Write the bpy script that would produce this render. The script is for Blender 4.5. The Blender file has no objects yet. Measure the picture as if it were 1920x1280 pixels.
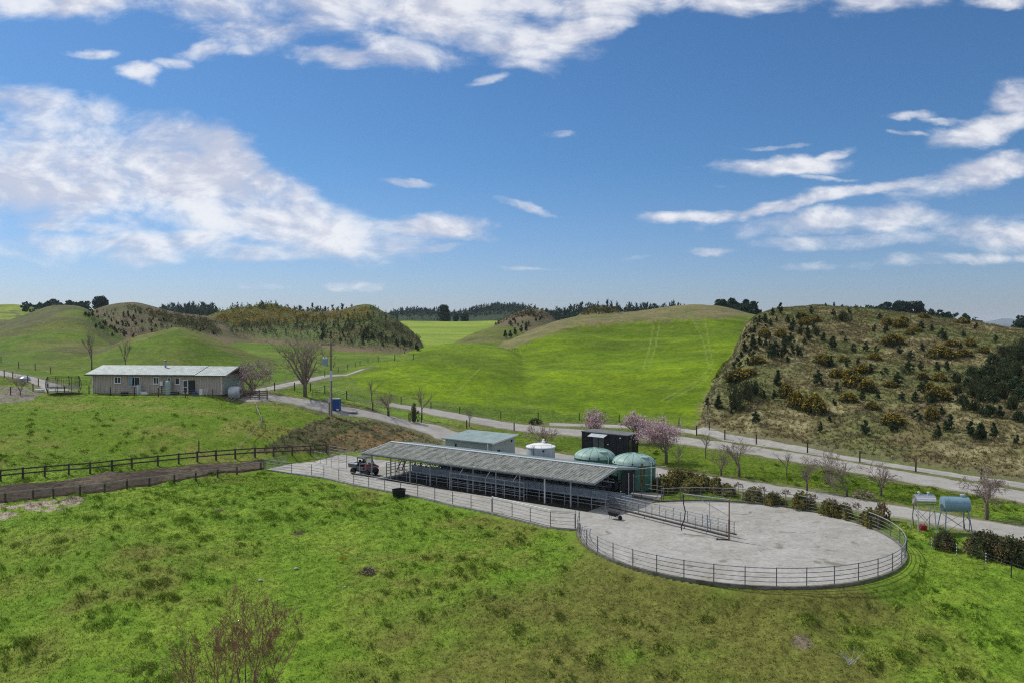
import bpy, math, random
import numpy as np
from mathutils import Vector, Matrix
C = bpy.context.scene.collection
R = math.radians
rng = np.random.default_rng(7)
random.seed(7)

# ------------------------------------------------------------------ camera
F, CX, CY, HZ, CAMH = 1450.0, 960.0, 640.0, 610.0, 15.5
TH = math.atan((CY - HZ) / F)
cs, sn = math.cos(TH), math.sin(TH)
cam = bpy.data.cameras.new('camera'); camo = bpy.data.objects.new('camera', cam); C.objects.link(camo)
cam.lens = F / 1920 * 36; cam.sensor_width = 36; cam.clip_start = .5; cam.clip_end = 30000
camo.location = (0, 0, CAMH); camo.rotation_euler = (math.pi / 2 - TH, 0, 0)
bpy.context.scene.camera = camo

def at(px, py, d):                       # the point at depth d that the photo shows at this pixel
    xc, yc = (px - CX) / F, (CY - py) / F
    t = d / (cs + yc * sn)
    return Vector((xc * t, d, CAMH + t * (-sn + yc * cs)))
def atz(px, py, z=0.0):                  # the point at height z
    xc, yc = (px - CX) / F, (CY - py) / F
    t = (z - CAMH) / (-sn + yc * cs)
    return Vector((xc * t, t * (cs + yc * sn), z))
def project(x, y, z):
    f = y * cs - (z - CAMH) * sn
    up = y * sn + (z - CAMH) * cs
    return CX + F * x / f, CY - F * up / f

# ------------------------------------------------------------------ noise
def _h(ix, iy, s):
    n = (ix.astype(np.int64) * 374761393 + iy.astype(np.int64) * 668265263 + s * 2246822519) & 0xffffffff
    n = ((n ^ (n >> 13)) * 1274126177) & 0xffffffff
    return ((n ^ (n >> 16)) & 0xffff) / 65535.0
def vnoise(x, y, s=0):
    ix, iy = np.floor(x), np.floor(y); fx, fy = x - ix, y - iy
    fx = fx * fx * (3 - 2 * fx); fy = fy * fy * (3 - 2 * fy)
    a, b, c, d = _h(ix, iy, s), _h(ix + 1, iy, s), _h(ix, iy + 1, s), _h(ix + 1, iy + 1, s)
    return (a + (b - a) * fx) * (1 - fy) + (c + (d - c) * fx) * fy
def fbm(x, y, o=4, s=0):
    t = np.zeros_like(x); a = .5; n = 0
    for k in range(o):
        t = t + a * vnoise(x * 2 ** k + 17.3 * k, y * 2 ** k - 9.1 * k, s + k); n += a; a *= .5
    return t / n
def sstep(a, b, x):
    t = np.clip((x - a) / (b - a), 0, 1); return t * t * (3 - 2 * t)

# ------------------------------------------------------------------ mesh helpers
class MB:
    def __init__(s): s.v = []; s.f = []
    def add(s, vs, fs):
        o = len(s.v); s.v += [tuple(v) for v in vs]; s.f += [tuple(i + o for i in f) for f in fs]; return s
    def box(s, c, d, rz=0.0, M=None):
        x, y, z = d[0] / 2, d[1] / 2, d[2] / 2
        vs = [Vector((a * x, b * y, e * z)) for e in (-1, 1) for (a, b) in ((-1, -1), (1, -1), (1, 1), (-1, 1))]
        if rz: vs = [Matrix.Rotation(rz, 3, 'Z') @ v for v in vs]
        if M is not None: vs = [M @ v for v in vs]
        c = Vector(c)
        return s.add([v + c for v in vs], [(3, 2, 1, 0), (4, 5, 6, 7), (0, 1, 5, 4), (1, 2, 6, 5), (2, 3, 7, 6), (3, 0, 4, 7)])
    def hexa(s, v8): return s.add(v8, [(3, 2, 1, 0), (4, 5, 6, 7), (0, 1, 5, 4), (1, 2, 6, 5), (2, 3, 7, 6), (3, 0, 4, 7)])
    def tube(s, p, q, r, r2=None, n=6):
        p, q = Vector(p), Vector(q); r2 = r if r2 is None else r2
        d = (q - p).normalized(); a = d.orthogonal().normalized(); b = d.cross(a)
        vs = []
        for (c, rr) in ((p, r), (q, r2)):
            for k in range(n):
                t = 2 * math.pi * k / n; vs.append(c + a * rr * math.cos(t) + b * rr * math.sin(t))
        fs = [(k, (k + 1) % n, n + (k + 1) % n, n + k) for k in range(n)]
        return s.add(vs, fs + [tuple(range(n))[::-1], tuple(range(n, 2 * n))])
    def path(s, pts, r, n=6):
        for a, b in zip(pts[:-1], pts[1:]): s.tube(a, b, r, None, n)
        return s
    def lathe(s, prof, n=24, c=(0, 0, 0), M=None):
        vs = []; fs = []
        for (r, z) in prof:
            for k in range(n):
                t = 2 * math.pi * k / n; v = Vector((r * math.cos(t), r * math.sin(t), z))
                if M is not None: v = M @ v
                vs.append(v + Vector(c))
        for i in range(len(prof) - 1):
            for k in range(n):
                fs.append((i * n + k, i * n + (k + 1) % n, (i + 1) * n + (k + 1) % n, (i + 1) * n + k))
        fs.append(tuple(range(n))[::-1]); fs.append(tuple((len(prof) - 1) * n + k for k in range(n)))
        return s.add(vs, fs)
    def prism(s, poly, z0, z1, M=None):
        n = len(poly)
        vs = [Vector((x, y, z0)) for x, y in poly] + [Vector((x, y, z1)) for x, y in poly]
        if M is not None: vs = [M @ v for v in vs]
        return s.add(vs, [(k, (k + 1) % n, n + (k + 1) % n, n + k) for k in range(n)] + [tuple(range(n))[::-1], tuple(range(n, 2 * n))])
    def build(s, name, mat, parent=None, smooth=False, off=None):
        vs = s.v if off is None else [(x - off[0], y - off[1], z - off[2]) for x, y, z in s.v]
        me = bpy.data.meshes.new(name); me.from_pydata(vs, [], s.f); me.materials.append(mat)
        if smooth: me.shade_smooth(); me.set_sharp_from_angle(angle=R(40))
        o = bpy.data.objects.new(name, me); C.objects.link(o)
        if parent is not None: o.parent = parent
        return o
def np_mesh(name, V, Fc, mat, parent=None, col=None, smooth=False, link=True):
    me = bpy.data.meshes.new(name); V = np.ascontiguousarray(V, np.float32); Fc = np.ascontiguousarray(Fc, np.int32)
    k = Fc.shape[1]
    me.vertices.add(len(V)); me.vertices.foreach_set('co', V.ravel())
    me.loops.add(Fc.size); me.loops.foreach_set('vertex_index', Fc.ravel())
    me.polygons.add(len(Fc)); me.polygons.foreach_set('loop_start', np.arange(0, Fc.size, k, dtype=np.int32))
    if col is not None:
        a = me.color_attributes.new('col', 'FLOAT_COLOR', 'POINT')
        a.data.foreach_set('color', np.hstack([col, np.ones((len(col), 1))]).astype(np.float32).ravel())
    me.update(calc_edges=True); me.materials.append(mat)
    if smooth: me.polygons.foreach_set('use_smooth', np.ones(len(Fc), bool))
    if not link: return me
    o = bpy.data.objects.new(name, me); C.objects.link(o)
    if parent is not None: o.parent = parent
    return o
def tubes_np(S, n=4):                     # S rows: p(3) q(3) r0 r1
    S = np.asarray(S, float); P, Q = S[:, :3], S[:, 3:6]; D = Q - P; D /= np.linalg.norm(D, axis=1)[:, None] + 1e-9
    A = np.cross(D, np.where(np.abs(D[:, 2:3]) < .9, [[0, 0, 1.]], [[1., 0, 0]])); A /= np.linalg.norm(A, axis=1)[:, None]; B = np.cross(D, A)
    ring = []
    for (c, r) in ((P, S[:, 6:7]), (Q, S[:, 7:8])):
        for k in range(n):
            t = 2 * math.pi * k / n; ring.append(c + A * r * math.cos(t) + B * r * math.sin(t))
    V = np.stack(ring, 1).reshape(-1, 3); o = (np.arange(len(S)) * 2 * n)[:, None]
    Fq = np.concatenate([o + np.array([[k, (k + 1) % n, n + (k + 1) % n, n + k]]) for k in range(n)])
    return V, Fq
def blades(P, h, w, lean, g=rng):         # one triangle per point: grass blade or needle clump
    n = len(P); a = g.uniform(0, 2 * math.pi, n); l = lean * g.uniform(.3, 1.3, n)
    d = np.stack([np.cos(a) * np.sin(l), np.sin(a) * np.sin(l), np.cos(l)], 1)
    b = g.uniform(0, 2 * math.pi, n); s = np.stack([np.cos(b), np.sin(b), 0 * b], 1) * (w * .5)[:, None]
    V = np.stack([P - s, P + s, P + d * h[:, None]], 1).reshape(-1, 3)
    return V, np.arange(3 * n).reshape(-1, 3)
def cards(P, size, g=rng, up=.3):         # randomly turned leaf quads
    n = len(P); N = g.normal(size=(n, 3)); N[:, 2] += up; N /= np.linalg.norm(N, axis=1)[:, None]
    A = np.cross(N, g.normal(size=(n, 3))); A /= np.linalg.norm(A, axis=1)[:, None]; B = np.cross(N, A)
    s = (size * g.uniform(.6, 1.3, n))[:, None] * .5
    V = np.stack([P - A * s - B * s * .6, P + A * s - B * s * .5, P + A * s * .8 + B * s * .6, P - A * s * .7 + B * s * .5], 1).reshape(-1, 3)
    return V, np.arange(4 * n).reshape(-1, 4)

def tag(o, label=None, cat=None, group=None, kind=None):
    if label: o['label'] = label
    if cat: o['category'] = cat
    if group: o['group'] = group
    if kind: o['kind'] = kind
    return o
def thing(name, label, cat, loc=(0, 0, 0), rz=0.0, group=None):
    o = bpy.data.objects.new(name, None); C.objects.link(o); o.location = loc; o.rotation_euler = (0, 0, rz); o.empty_display_size = .3
    return tag(o, label, cat, group)
KIDS = {}
def kids(o):
    return [c for c in C.objects if c.parent == o]
def copy_thing(o, loc, rz=0.0, sc=1.0, label=None, group=None, ch=None):
    r = o.copy(); C.objects.link(r); r.location = loc; r.rotation_euler = (0, 0, rz)
    r.scale = (sc, sc, sc) if not hasattr(sc, '__len__') else sc
    if label: r['label'] = label
    if group: r['group'] = group
    for c in (ch if ch is not None else kids(o)):
        k = c.copy(); C.objects.link(k); k.parent = r
    return r

# ------------------------------------------------------------------ materials
def mat(name, col, rough=.7, metal=0.0, var=.25, scale=4.0, bump=0.0, col2=None, spec=.3, stretch=(1, 1, 1), trans=0.0, detail=5.0):
    m = bpy.data.materials.new(name); m.use_nodes = True; nt = m.node_tree; N = nt.nodes; L = nt.links
    b = N['Principled BSDF']; b.inputs['Roughness'].default_value = rough; b.inputs['Metallic'].default_value = metal
    b.inputs['Specular IOR Level'].default_value = spec
    tc = N.new('ShaderNodeTexCoord'); mp = N.new('ShaderNodeMapping'); mp.inputs['Scale'].default_value = stretch
    L.new(tc.outputs['Object'], mp.inputs['Vector'])
    nz = N.new('ShaderNodeTexNoise'); nz.inputs['Scale'].default_value = scale; nz.inputs['Detail'].default_value = detail; nz.inputs['Roughness'].default_value = .65
    L.new(mp.outputs[0], nz.inputs['Vector'])
    rp = N.new('ShaderNodeValToRGB'); c2 = col2 or tuple(c * (1 - var) for c in col)
    c1 = col if col2 else tuple(min(1, c * (1 + var * .5)) for c in col)
    rp.color_ramp.elements[0].position = .35; rp.color_ramp.elements[1].position = .68
    rp.color_ramp.elements[0].color = (*c2, 1); rp.color_ramp.elements[1].color = (*c1, 1)
    L.new(nz.outputs['Fac'], rp.inputs['Fac']); L.new(rp.outputs['Color'], b.inputs['Base Color'])
    if bump:
        bp = N.new('ShaderNodeBump'); bp.inputs['Strength'].default_value = bump; bp.inputs['Distance'].default_value = .05
        L.new(nz.outputs['Fac'], bp.inputs['Height']); L.new(bp.outputs[0], b.inputs['Normal'])
    if trans:
        t = N.new('ShaderNodeBsdfTranslucent'); mx = N.new('ShaderNodeMixShader'); mx.inputs[0].default_value = trans
        L.new(rp.outputs['Color'], t.inputs['Color']); L.new(b.outputs[0], mx.inputs[1]); L.new(t.outputs[0], mx.inputs[2])
        L.new(mx.outputs[0], N['Material Output'].inputs['Surface'])
    return m
def mat_attr(name, rough=.95, fine=(1.3, 7.0), amp=(.35, .45), bump=.4, trans=0.0, bdist=.12):
    m = bpy.data.materials.new(name); m.use_nodes = True; nt = m.node_tree; N = nt.nodes; L = nt.links
    b = N['Principled BSDF']; b.inputs['Roughness'].default_value = rough; b.inputs['Specular IOR Level'].default_value = .1
    at_ = N.new('ShaderNodeAttribute'); at_.attribute_name = 'col'
    tc = N.new('ShaderNodeTexCoord'); src = at_.outputs['Color']; h = None
    for sc, am in zip(fine, amp):
        nz = N.new('ShaderNodeTexNoise'); nz.inputs['Scale'].default_value = sc; nz.inputs['Detail'].default_value = 6; nz.inputs['Roughness'].default_value = .7
        L.new(tc.outputs['Object'], nz.inputs['Vector'])
        mr = N.new('ShaderNodeMapRange'); mr.inputs['From Min'].default_value = .3; mr.inputs['From Max'].default_value = .7
        mr.inputs['To Min'].default_value = 1 - am; mr.inputs['To Max'].default_value = 1 + am
        L.new(nz.outputs['Fac'], mr.inputs['Value'])
        mx = N.new('ShaderNodeVectorMath'); mx.operation = 'MULTIPLY'
        L.new(src, mx.inputs[0]); L.new(mr.outputs[0], mx.inputs[1]); src = mx.outputs[0]
        if h is None: h = nz.outputs['Fac']
    L.new(src, b.inputs['Base Color'])
    if bump:
        bp = N.new('ShaderNodeBump'); bp.inputs['Strength'].default_value = bump; bp.inputs['Distance'].default_value = bdist
        L.new(h, bp.inputs['Height']); L.new(bp.outputs[0], b.inputs['Normal'])
    if trans:
        t = N.new('ShaderNodeBsdfTranslucent'); mx = N.new('ShaderNodeMixShader'); mx.inputs[0].default_value = trans
        L.new(src, t.inputs['Color']); L.new(b.outputs[0], mx.inputs[1]); L.new(t.outputs[0], mx.inputs[2])
        L.new(mx.outputs[0], N['Material Output'].inputs['Surface'])
    return m
HAZE = .00007
SUN_E, SKY_S, EXPO, CLD = 3.1, .10, 0.12, (8.6, 8.6, 8.8)
M = {}
M['ground'] = mat_attr('ground_cover', bump=.5)
M['blade'] = mat_attr('grass_blades', fine=(2.,), amp=(.2,), bump=0, trans=.35)
M['mud'] = mat_attr('churned_mud', fine=(1.6, 6.), amp=(.45, .5), bump=.9, bdist=.12)
M['road'] = mat_attr('road_gravel', fine=(.8, 9.), amp=(.16, .22), bump=.25, bdist=.04)
def concrete_mat(name):
    m = bpy.data.materials.new(name); m.use_nodes = True; nt = m.node_tree; N = nt.nodes; L = nt.links; b = N['Principled BSDF']; b.inputs['Roughness'].default_value = .85; b.inputs['Specular IOR Level'].default_value = .25
    tc = N.new('ShaderNodeTexCoord'); src = None
    for sc, dist, lo, hi, c0, c1, det in ((.16, 1.5, .35, .65, (.335, .322, .282), (.42, .412, .38), 4), (.9, 2.5, .38, .62, (.80, .79, .78), (1.08, 1.08, 1.08), 9), (5, .5, .25, .75, (.93, .93, .93), (1.05, 1.05, 1.05), 8), (.55, .8, .595, .66, (1, 1, 1), (.60, .57, .48), 7)):
        nz = N.new('ShaderNodeTexNoise'); nz.inputs['Scale'].default_value = sc; nz.inputs['Detail'].default_value = det; nz.inputs['Distortion'].default_value = dist; nz.inputs['Roughness'].default_value = .65
        L.new(tc.outputs['Object'], nz.inputs['Vector']); r = N.new('ShaderNodeValToRGB'); r.color_ramp.elements[0].position = lo; r.color_ramp.elements[1].position = hi
        r.color_ramp.elements[0].color = (*c0, 1); r.color_ramp.elements[1].color = (*c1, 1); L.new(nz.outputs['Fac'], r.inputs['Fac'])
        if src is None: src = r.outputs['Color']
        else:
            mx = N.new('ShaderNodeVectorMath'); mx.operation = 'MULTIPLY'; L.new(src, mx.inputs[0]); L.new(r.outputs['Color'], mx.inputs[1]); src = mx.outputs[0]
    L.new(src, b.inputs['Base Color']); return m
M['concrete'] = concrete_mat('yard_concrete')
M['conc_dark'] = mat('dark_concrete', (.07, .062, .045), .8, scale=1.2, bump=.2, col2=(.028, .026, .02))  # much darker than the yard concrete
M['kerb'] = mat('mossy_kerb', (.22, .21, .17), .95, scale=1.5, bump=.4, col2=(.075, .08, .045), stretch=(1, 1, 3))
M['galv'] = mat('galvanised_pipe', (.30, .32, .33), .65, .1, var=.3, scale=6)
M['galv_dark'] = mat('weathered_pipe', (.16, .175, .18), .55, .3, var=.4, scale=6)
M['galv_white'] = mat('pale_pipe', (.55, .57, .57), .5, .1, var=.15, scale=6)
M['bluegrey'] = mat('splash_panel', (.40, .46, .50), .6, .1, scale=2.2, col2=(.22, .27, .30), stretch=(1, 1, 2.5))
M['black'] = mat('black_rubber', (.018, .018, .019), .7, var=.4, scale=5)
M['dark'] = mat('dark_machinery', (.03, .032, .034), .6, var=.5, scale=7)
M['wood_dark'] = mat('weathered_timber_dark', (.075, .062, .048), .9, var=.5, scale=3, stretch=(1, 1, .3))
M['wood_grey'] = mat('weathered_timber_grey', (.30, .27, .23), .9, var=.35, scale=4, stretch=(6, 6, .6))
M['wood_brown'] = mat('brown_timber', (.17, .11, .07), .9, var=.4, scale=4)
M['wire'] = mat('fence_wire', (.20, .20, .20), .5, .5, var=.2)
def clear_mat(name):
    m = bpy.data.materials.new(name); m.use_nodes = True; nt = m.node_tree; N = nt.nodes; L = nt.links; b = N['Principled BSDF']; b.inputs['Roughness'].default_value = .05; b.inputs['Base Color'].default_value = (.5, .55, .55, 1)
    t = N.new('ShaderNodeBsdfTransparent'); mx = N.new('ShaderNodeMixShader'); nz = N.new('ShaderNodeTexNoise'); nz.inputs['Scale'].default_value = 3
    mr = N.new('ShaderNodeMapRange'); mr.inputs['To Min'].default_value = .62; mr.inputs['To Max'].default_value = .78; L.new(nz.outputs['Fac'], mr.inputs['Value']); L.new(mr.outputs[0], mx.inputs[0])
    L.new(b.outputs[0], mx.inputs[1]); L.new(t.outputs[0], mx.inputs[2]); L.new(mx.outputs[0], N['Material Output'].inputs['Surface']); return m
M['clear'] = clear_mat('clear_screen')
M['white'] = mat('white_paint', (.78, .78, .76), .5, var=.08, scale=3)
M['greyglass'] = mat('sky_grey_door_glass', (.11, .12, .125), .15, var=.2, scale=1.2, spec=.6)  # grey of the reflected sky put into the pane colour
M['glass'] = mat('window_glass', (.03, .037, .045), .06, var=.3, scale=.8, spec=.6)
M['palegreen'] = mat('pale_green_steel', (.33, .42, .385), .5, .1, var=.12, scale=2)
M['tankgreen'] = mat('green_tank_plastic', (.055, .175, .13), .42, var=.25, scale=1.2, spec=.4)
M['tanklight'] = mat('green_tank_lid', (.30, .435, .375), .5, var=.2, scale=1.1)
M['silver'] = mat('dull_silver_steel', (.50, .54, .57), .5, .25, var=.15, scale=1.5, stretch=(3, 3, .5))
M['shiny'] = mat('bright_steel', (.72, .72, .70), .22, .9, var=.1, scale=3)
M['bluetank'] = mat('blue_grey_paint', (.20, .32, .385), .4, .1, var=.18, scale=2)
M['charcoal'] = mat('charcoal_cladding', (.022, .024, .027), .55, var=.3, scale=2)
M['charroof'] = mat('dusty_grey_roof', (.16, .165, .16), .75, var=.3, scale=1.5)
M['blue'] = mat('blue_paint', (.02, .07, .26), .5, var=.2, scale=3)
M['red'] = mat('red_plastic', (.36, .018, .03), .4, var=.2, scale=4)
M['grey'] = mat('grey_plastic', (.12, .125, .12), .55, var=.25, scale=4)
M['pole'] = mat('weathered_pole', (.24, .17, .11), .9, var=.35, scale=2, stretch=(4, 4, .5))
M['bark'] = mat('grey_bark', (.15, .125, .095), .95, var=.45, scale=6)
M['twig'] = mat('bare_twigs', (.25, .20, .155), .95, var=.35, scale=3)
M['redtwig'] = mat('reddish_twigs', (.24, .125, .08), .9, var=.4, scale=3)
M['blossom'] = mat('pink_blossom', (.74, .56, .60), .8, var=.3, scale=2, trans=.35, col2=(.55, .37, .41))
M['pine'] = mat('pine_needles', (.062, .098, .034), .8, scale=1.6, col2=(.024, .046, .018), trans=.25)
M['pinefar'] = mat('far_pine_needles', (.034, .068, .040), .85, scale=.12, col2=(.020, .044, .030), trans=.2)
M['shrub'] = mat('dark_shrub_leaves', (.085, .105, .038), .8, scale=1.3, col2=(.034, .046, .018), trans=.25)
M['gorse'] = mat('gorse_foliage', (.135, .128, .038), .85, scale=1.5, col2=(.055, .062, .020), trans=.25)
M['gorseflower'] = mat('gorse_flower', (.52, .36, .025), .8, scale=2, col2=(.27, .19, .025), trans=.3)
M['tussock'] = mat('tussock_leaves', (.34, .29, .09), .85, scale=1.5, col2=(.14, .14, .045), trans=.4)
M['redleaf'] = mat('reddish_hedge_leaves', (.30, .17, .09), .75, scale=.9, col2=(.10, .11, .045), trans=.35)
M['housewall'] = mat('weathered_boards', (.56, .49, .41), .9, var=.3, scale=1.2, stretch=(5, 5, .5), col2=(.35, .30, .25))
def corr_mat(name, col, col2, period=.19, axis='X', amp=.5, scale=1.0, moss=None):
    m = mat(name, col, .55, .1, scale=scale, col2=col2); nt = m.node_tree; N = nt.nodes; L = nt.links
    b = N['Principled BSDF']; tc = [n for n in N if n.type == 'TEX_COORD'][0]
    w = N.new('ShaderNodeTexWave'); w.bands_direction = axis; w.inputs['Scale'].default_value = 1 / period / 20 * 2 * math.pi * 20 / (2 * math.pi) * .314 / 1.0
    w.inputs['Distortion'].default_value = 0
    L.new(tc.outputs['Object'], w.inputs['Vector'])
    bp = N.new('ShaderNodeBump'); bp.inputs['Strength'].default_value = amp; bp.inputs['Distance'].default_value = .03
    L.new(w.outputs['Fac'], bp.inputs['Height']); L.new(bp.outputs[0], b.inputs['Normal'])
    return m
M['shedroof'] = corr_mat('mossy_corrugated_roof', (.30, .315, .27), (.085, .09, .07), .25, 'X', .6, 3.2)
for n_ in M['shedroof'].node_tree.nodes:
    if n_.type == 'MAPPING': n_.inputs['Scale'].default_value = (2.6, .30, 1)
    if n_.type == 'VALTORGB': n_.color_ramp.elements[0].position = .40; n_.color_ramp.elements[1].position = .56
    if n_.type == 'TEX_NOISE': n_.inputs['Detail'].default_value = 9; n_.inputs['Roughness'].default_value = .75
M['vatroof'] = corr_mat('green_grey_roof', (.30, .385, .36), (.21, .275, .255), .25, 'X', .5, .8)
M['vatwall'] = corr_mat('pale_steel_wall', (.43, .47, .46), (.35, .39, .38), .2, 'X', .7, .6)
M['houseroof'] = corr_mat('pale_house_roof', (.42, .47, .44), (.24, .28, .25), .3, 'X', .5, 1.6)
# ------------------------------------------------------------------ terrain
NU, NV = 1100, 880
Us = np.linspace(-.98, .98, NU); Ds = np.exp(np.linspace(math.log(19.0), math.log(2600.0), NV)); LDs = np.log(Ds)
def PZ(px, py, z):
    p = atz(px, py, z); return (p.x, p.y, p.z)
def PD(px, py, d):
    p = at(px, py, d); return (p.x, p.y, p.z)
YC, YR = (16.3, 56.8), 11.3              # round yard
ctrl = [(16.3, 56.8, -.35), (16.3, 44.6, -.5), (5, 50, -.45), (27, 48, -.4), (29, 57, -.1), (24.5, 67, .1), (16.3, 69.6, .12), (10, 71, .05), (4, 56, -.4),
  (-15, 80, -.15), (-5, 74, -.15), (3, 68, -.2), (0, 80, -.1), (8, 76, 0), (-22, 83, -.1), (-9, 70, -.3), (-2, 65, -.35)]
for a in ((960, 1280, -2.6), (420, 1280, -3), (0, 1280, -3.2), (1500, 1280, -2.3), (1920, 1280, -2), (300, 1050, -.7), (0, 1000, -.6), (150, 940, .35), (700, 1000, -.8), (950, 1050, -.9), (1100, 1150, -1.4),
  (0, 910, .6), (0, 935, .4), (250, 890, .6), (250, 905, .5), (480, 872, .25), (0, 900, .8), (300, 869, 1), (440, 856, 1.0), (560, 848, .6), (590, 862, .1), (540, 880, -.05),
  (300, 850, 1.7), (300, 800, 3.9), (300, 750, 5.75), (100, 850, 2), (100, 790, 4.3), (100, 745, 6), (450, 760, 4.9), (450, 800, 3.5), (200, 738, 6.1), (400, 741, 6.05), (0, 745, 6), (0, 800, 4), (-150, 850, 2), (-150, 950, .2),
  (500, 742, 5.9), (560, 750, 5.2), (620, 762, 4.5), (700, 775, 3.5), (780, 795, 2.2), (840, 815, 1.4), (620, 780, 3.5), (620, 800, 2.6), (640, 836, .9), (560, 830, 1.7), (520, 800, 3.2), (700, 800, 2.6), (720, 834, .8), (800, 832, .9),
  (880, 832, .8), (1000, 850, .5), (1230, 885, .2), (1400, 915, .15), (1700, 965, .05), (1920, 1002, 0), (2100, 1030, 0),
  (760, 760, 3.1), (850, 778, 2.4), (950, 795, 1.6), (1000, 803, 1.3), (1100, 808, 1.1), (1200, 815, 1), (1300, 828, .9), (1500, 860, .6), (1700, 893, .4), (1920, 928, .2), (2100, 958, .1),
  (820, 790, 2.3), (920, 808, 1.4), (1500, 900, .3), (1350, 870, .5), (1800, 950, .15), (1100, 845, .6), (1200, 860, .5),
  (1920, 1040, -.1), (1920, 1100, -.6), (1750, 1040, -.25), (1750, 1120, -.8), (1400, 1180, -1.4)): ctrl.append(PZ(*a))
for a in ((640, 702, 150), (500, 727, 118), (590, 709, 140), (680, 693, 172), (760, 681, 205), (450, 642, 250), (500, 690, 160), (0, 698, 125), (90, 718, 118), (650, 660, 250), (760, 656, 285), (420, 700, 140)): ctrl.append(PD(*a))
ctrl += [(0, 28, -5.2), (-25, 28, -5.8), (25, 28, -4.6), (0, 19, -8), (-18, 19, -8), (18, 19, -8), (0, 400, 6), (-200, 400, 8), (200, 400, 5), (0, 280, 6), (-160, 250, 9), (60, 200, 4), (150, 200, 3), (200, 300, 5), (0, 800, 14), (-500, 800, 12),
  (500, 800, 10), (0, 2500, 15), (-1800, 2500, 10), (1800, 2500, 5), (-110, 140, 7), (-150, 160, 8), (110, 120, 1), (70, 70, .1), (95, 100, .5), (70, 60, -.2), (-58, 60, -.4), (-75, 90, 3), (-80, 110, 6.4), (55, 45, -1.5), (-40, 40, -3.2)]
cp = np.array(ctrl); cu = cp[:, 0] / cp[:, 1] * 1.6; cv = np.log(cp[:, 1]) * 1.0
def rbf_fit(u, v, z):
    r = np.hypot(u[:, None] - u[None], v[:, None] - v[None]); K = np.sqrt(r * r + .0004); n = len(u)
    A = np.zeros((n + 3, n + 3)); A[:n, :n] = K + np.eye(n) * 2e-3 * -1; Pm = np.stack([np.ones(n), u, v], 1); A[:n, n:] = Pm; A[n:, :n] = Pm.T
    return np.linalg.solve(A, np.concatenate([z, [0, 0, 0]]))
wts = rbf_fit(cu, cv, cp[:, 2])
GU, GD = np.meshgrid(Us, Ds)             # rows: depth, columns: bearing
X, Y = GU * GD, GD
base = np.zeros(GU.shape); gu, gv = GU * 1.6, np.log(GD)
for i in range(len(cu)):
    base += wts[i] * np.sqrt((gu - cu[i]) ** 2 + (gv - cv[i]) ** 2 + .0004)
base += wts[-3] + wts[-2] * gu + wts[-1] * gv
def smooth2(A, k):
    for _ in range(k):
        A = A.copy(); A[1:-1, :] = (A[:-2, :] + 2 * A[1:-1, :] + A[2:, :]) / 4; A[:, 1:-1] = (A[:, :-2] + 2 * A[:, 1:-1] + A[:, 2:]) / 4
    return A
base = smooth2(base, 14)

PXc = CX + F * Us / cs                   # pixel column of each bearing, near enough at this small tilt
def interp(pts, k=1, sm=10):
    p = sorted((q[0], q[k]) for q in pts); a = np.interp(PXc, [q[0] for q in p], [q[1] for q in p])
    for _ in range(sm): a = np.convolve(np.pad(a, 4, 'edge'), np.ones(9) / 9, 'valid')
    return a
LAY = []                                  # name, ridge[(px,py,d)], foot[(px,d)], back length, sharpness of the S, smoothing
def layer(name, ridge, foot, back, a=.6, sm=4, pw=1.0): LAY.append((name, ridge, foot, back, a, sm, pw))
layer('front_knoll', [(560, 735, 150), (600, 720, 150), (680, 688, 156), (740, 668, 160), (790, 653, 164), (830, 645, 168), (880, 643, 172), (950, 652, 178), (1030, 690, 190), (1080, 720, 195)],
      [(560, 128), (700, 124), (800, 122), (1000, 117), (1080, 114)], 34, .7, 4)
layer('green_hill', [(860, 690, 225), (900, 668, 230), (960, 638, 235), (1000, 616, 240), (1050, 600, 250), (1120, 586, 260), (1160, 587, 260), (1200, 583, 262), (1250, 576, 262), (1300, 571, 260), (1340, 572, 255), (1375, 580, 248), (1410, 590, 240), (1500, 600, 240), (1700, 640, 240)],
      [(860, 150), (1000, 117), (1100, 111), (1200, 108), (1300, 104), (1400, 101), (1700, 95)], 120, .35, 2)
layer('scrub_hill', [(1290, 835, 103), (1312, 795, 106), (1335, 740, 118), (1368, 690, 135), (1385, 645, 152), (1400, 606, 162), (1420, 590, 168), (1450, 580, 175), (1480, 577, 180), (1520, 574, 184), (1560, 574, 185), (1600, 577, 185), (1640, 581, 182), (1700, 588, 176), (1750, 594, 172), (1800, 602, 167), (1850, 610, 160), (1900, 617, 152), (1950, 624, 148), (2150, 650, 140), (2400, 700, 130)],
      [(1290, 101), (1310, 100), (1400, 96), (1600, 87), (1800, 78.5), (1920, 73.5), (2200, 66)], 110, .3, 1, .8)
layer('house_mound', [(60, 705, 160), (100, 690, 160), (180, 657, 158), (240, 635, 156), (300, 618, 154), (335, 612, 152), (370, 621, 154), (420, 643, 158), (480, 668, 162), (540, 694, 168), (600, 724, 175)],
      [(60, 122), (300, 120), (480, 126), (600, 150)], 36, .3, 2)
layer('left_hill', [(-400, 620, 230), (-200, 618, 230), (0, 606, 230), (50, 588, 232), (100, 572, 234), (140, 571, 236), (165, 577, 238), (200, 610, 240), (250, 650, 240), (330, 690, 240)],
      [(-400, 124), (0, 124), (150, 130), (330, 150)], 90, .4, 3)
layer('sapling_hill', [(90, 640, 300), (150, 592, 300), (190, 575, 300), (230, 567, 300), (260, 567, 302), (300, 578, 304), (340, 587, 306), (380, 591, 308), (420, 600, 310), (480, 632, 310)],
      [(90, 205), (200, 205), (330, 215), (480, 250)], 90, .4, 2)
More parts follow.
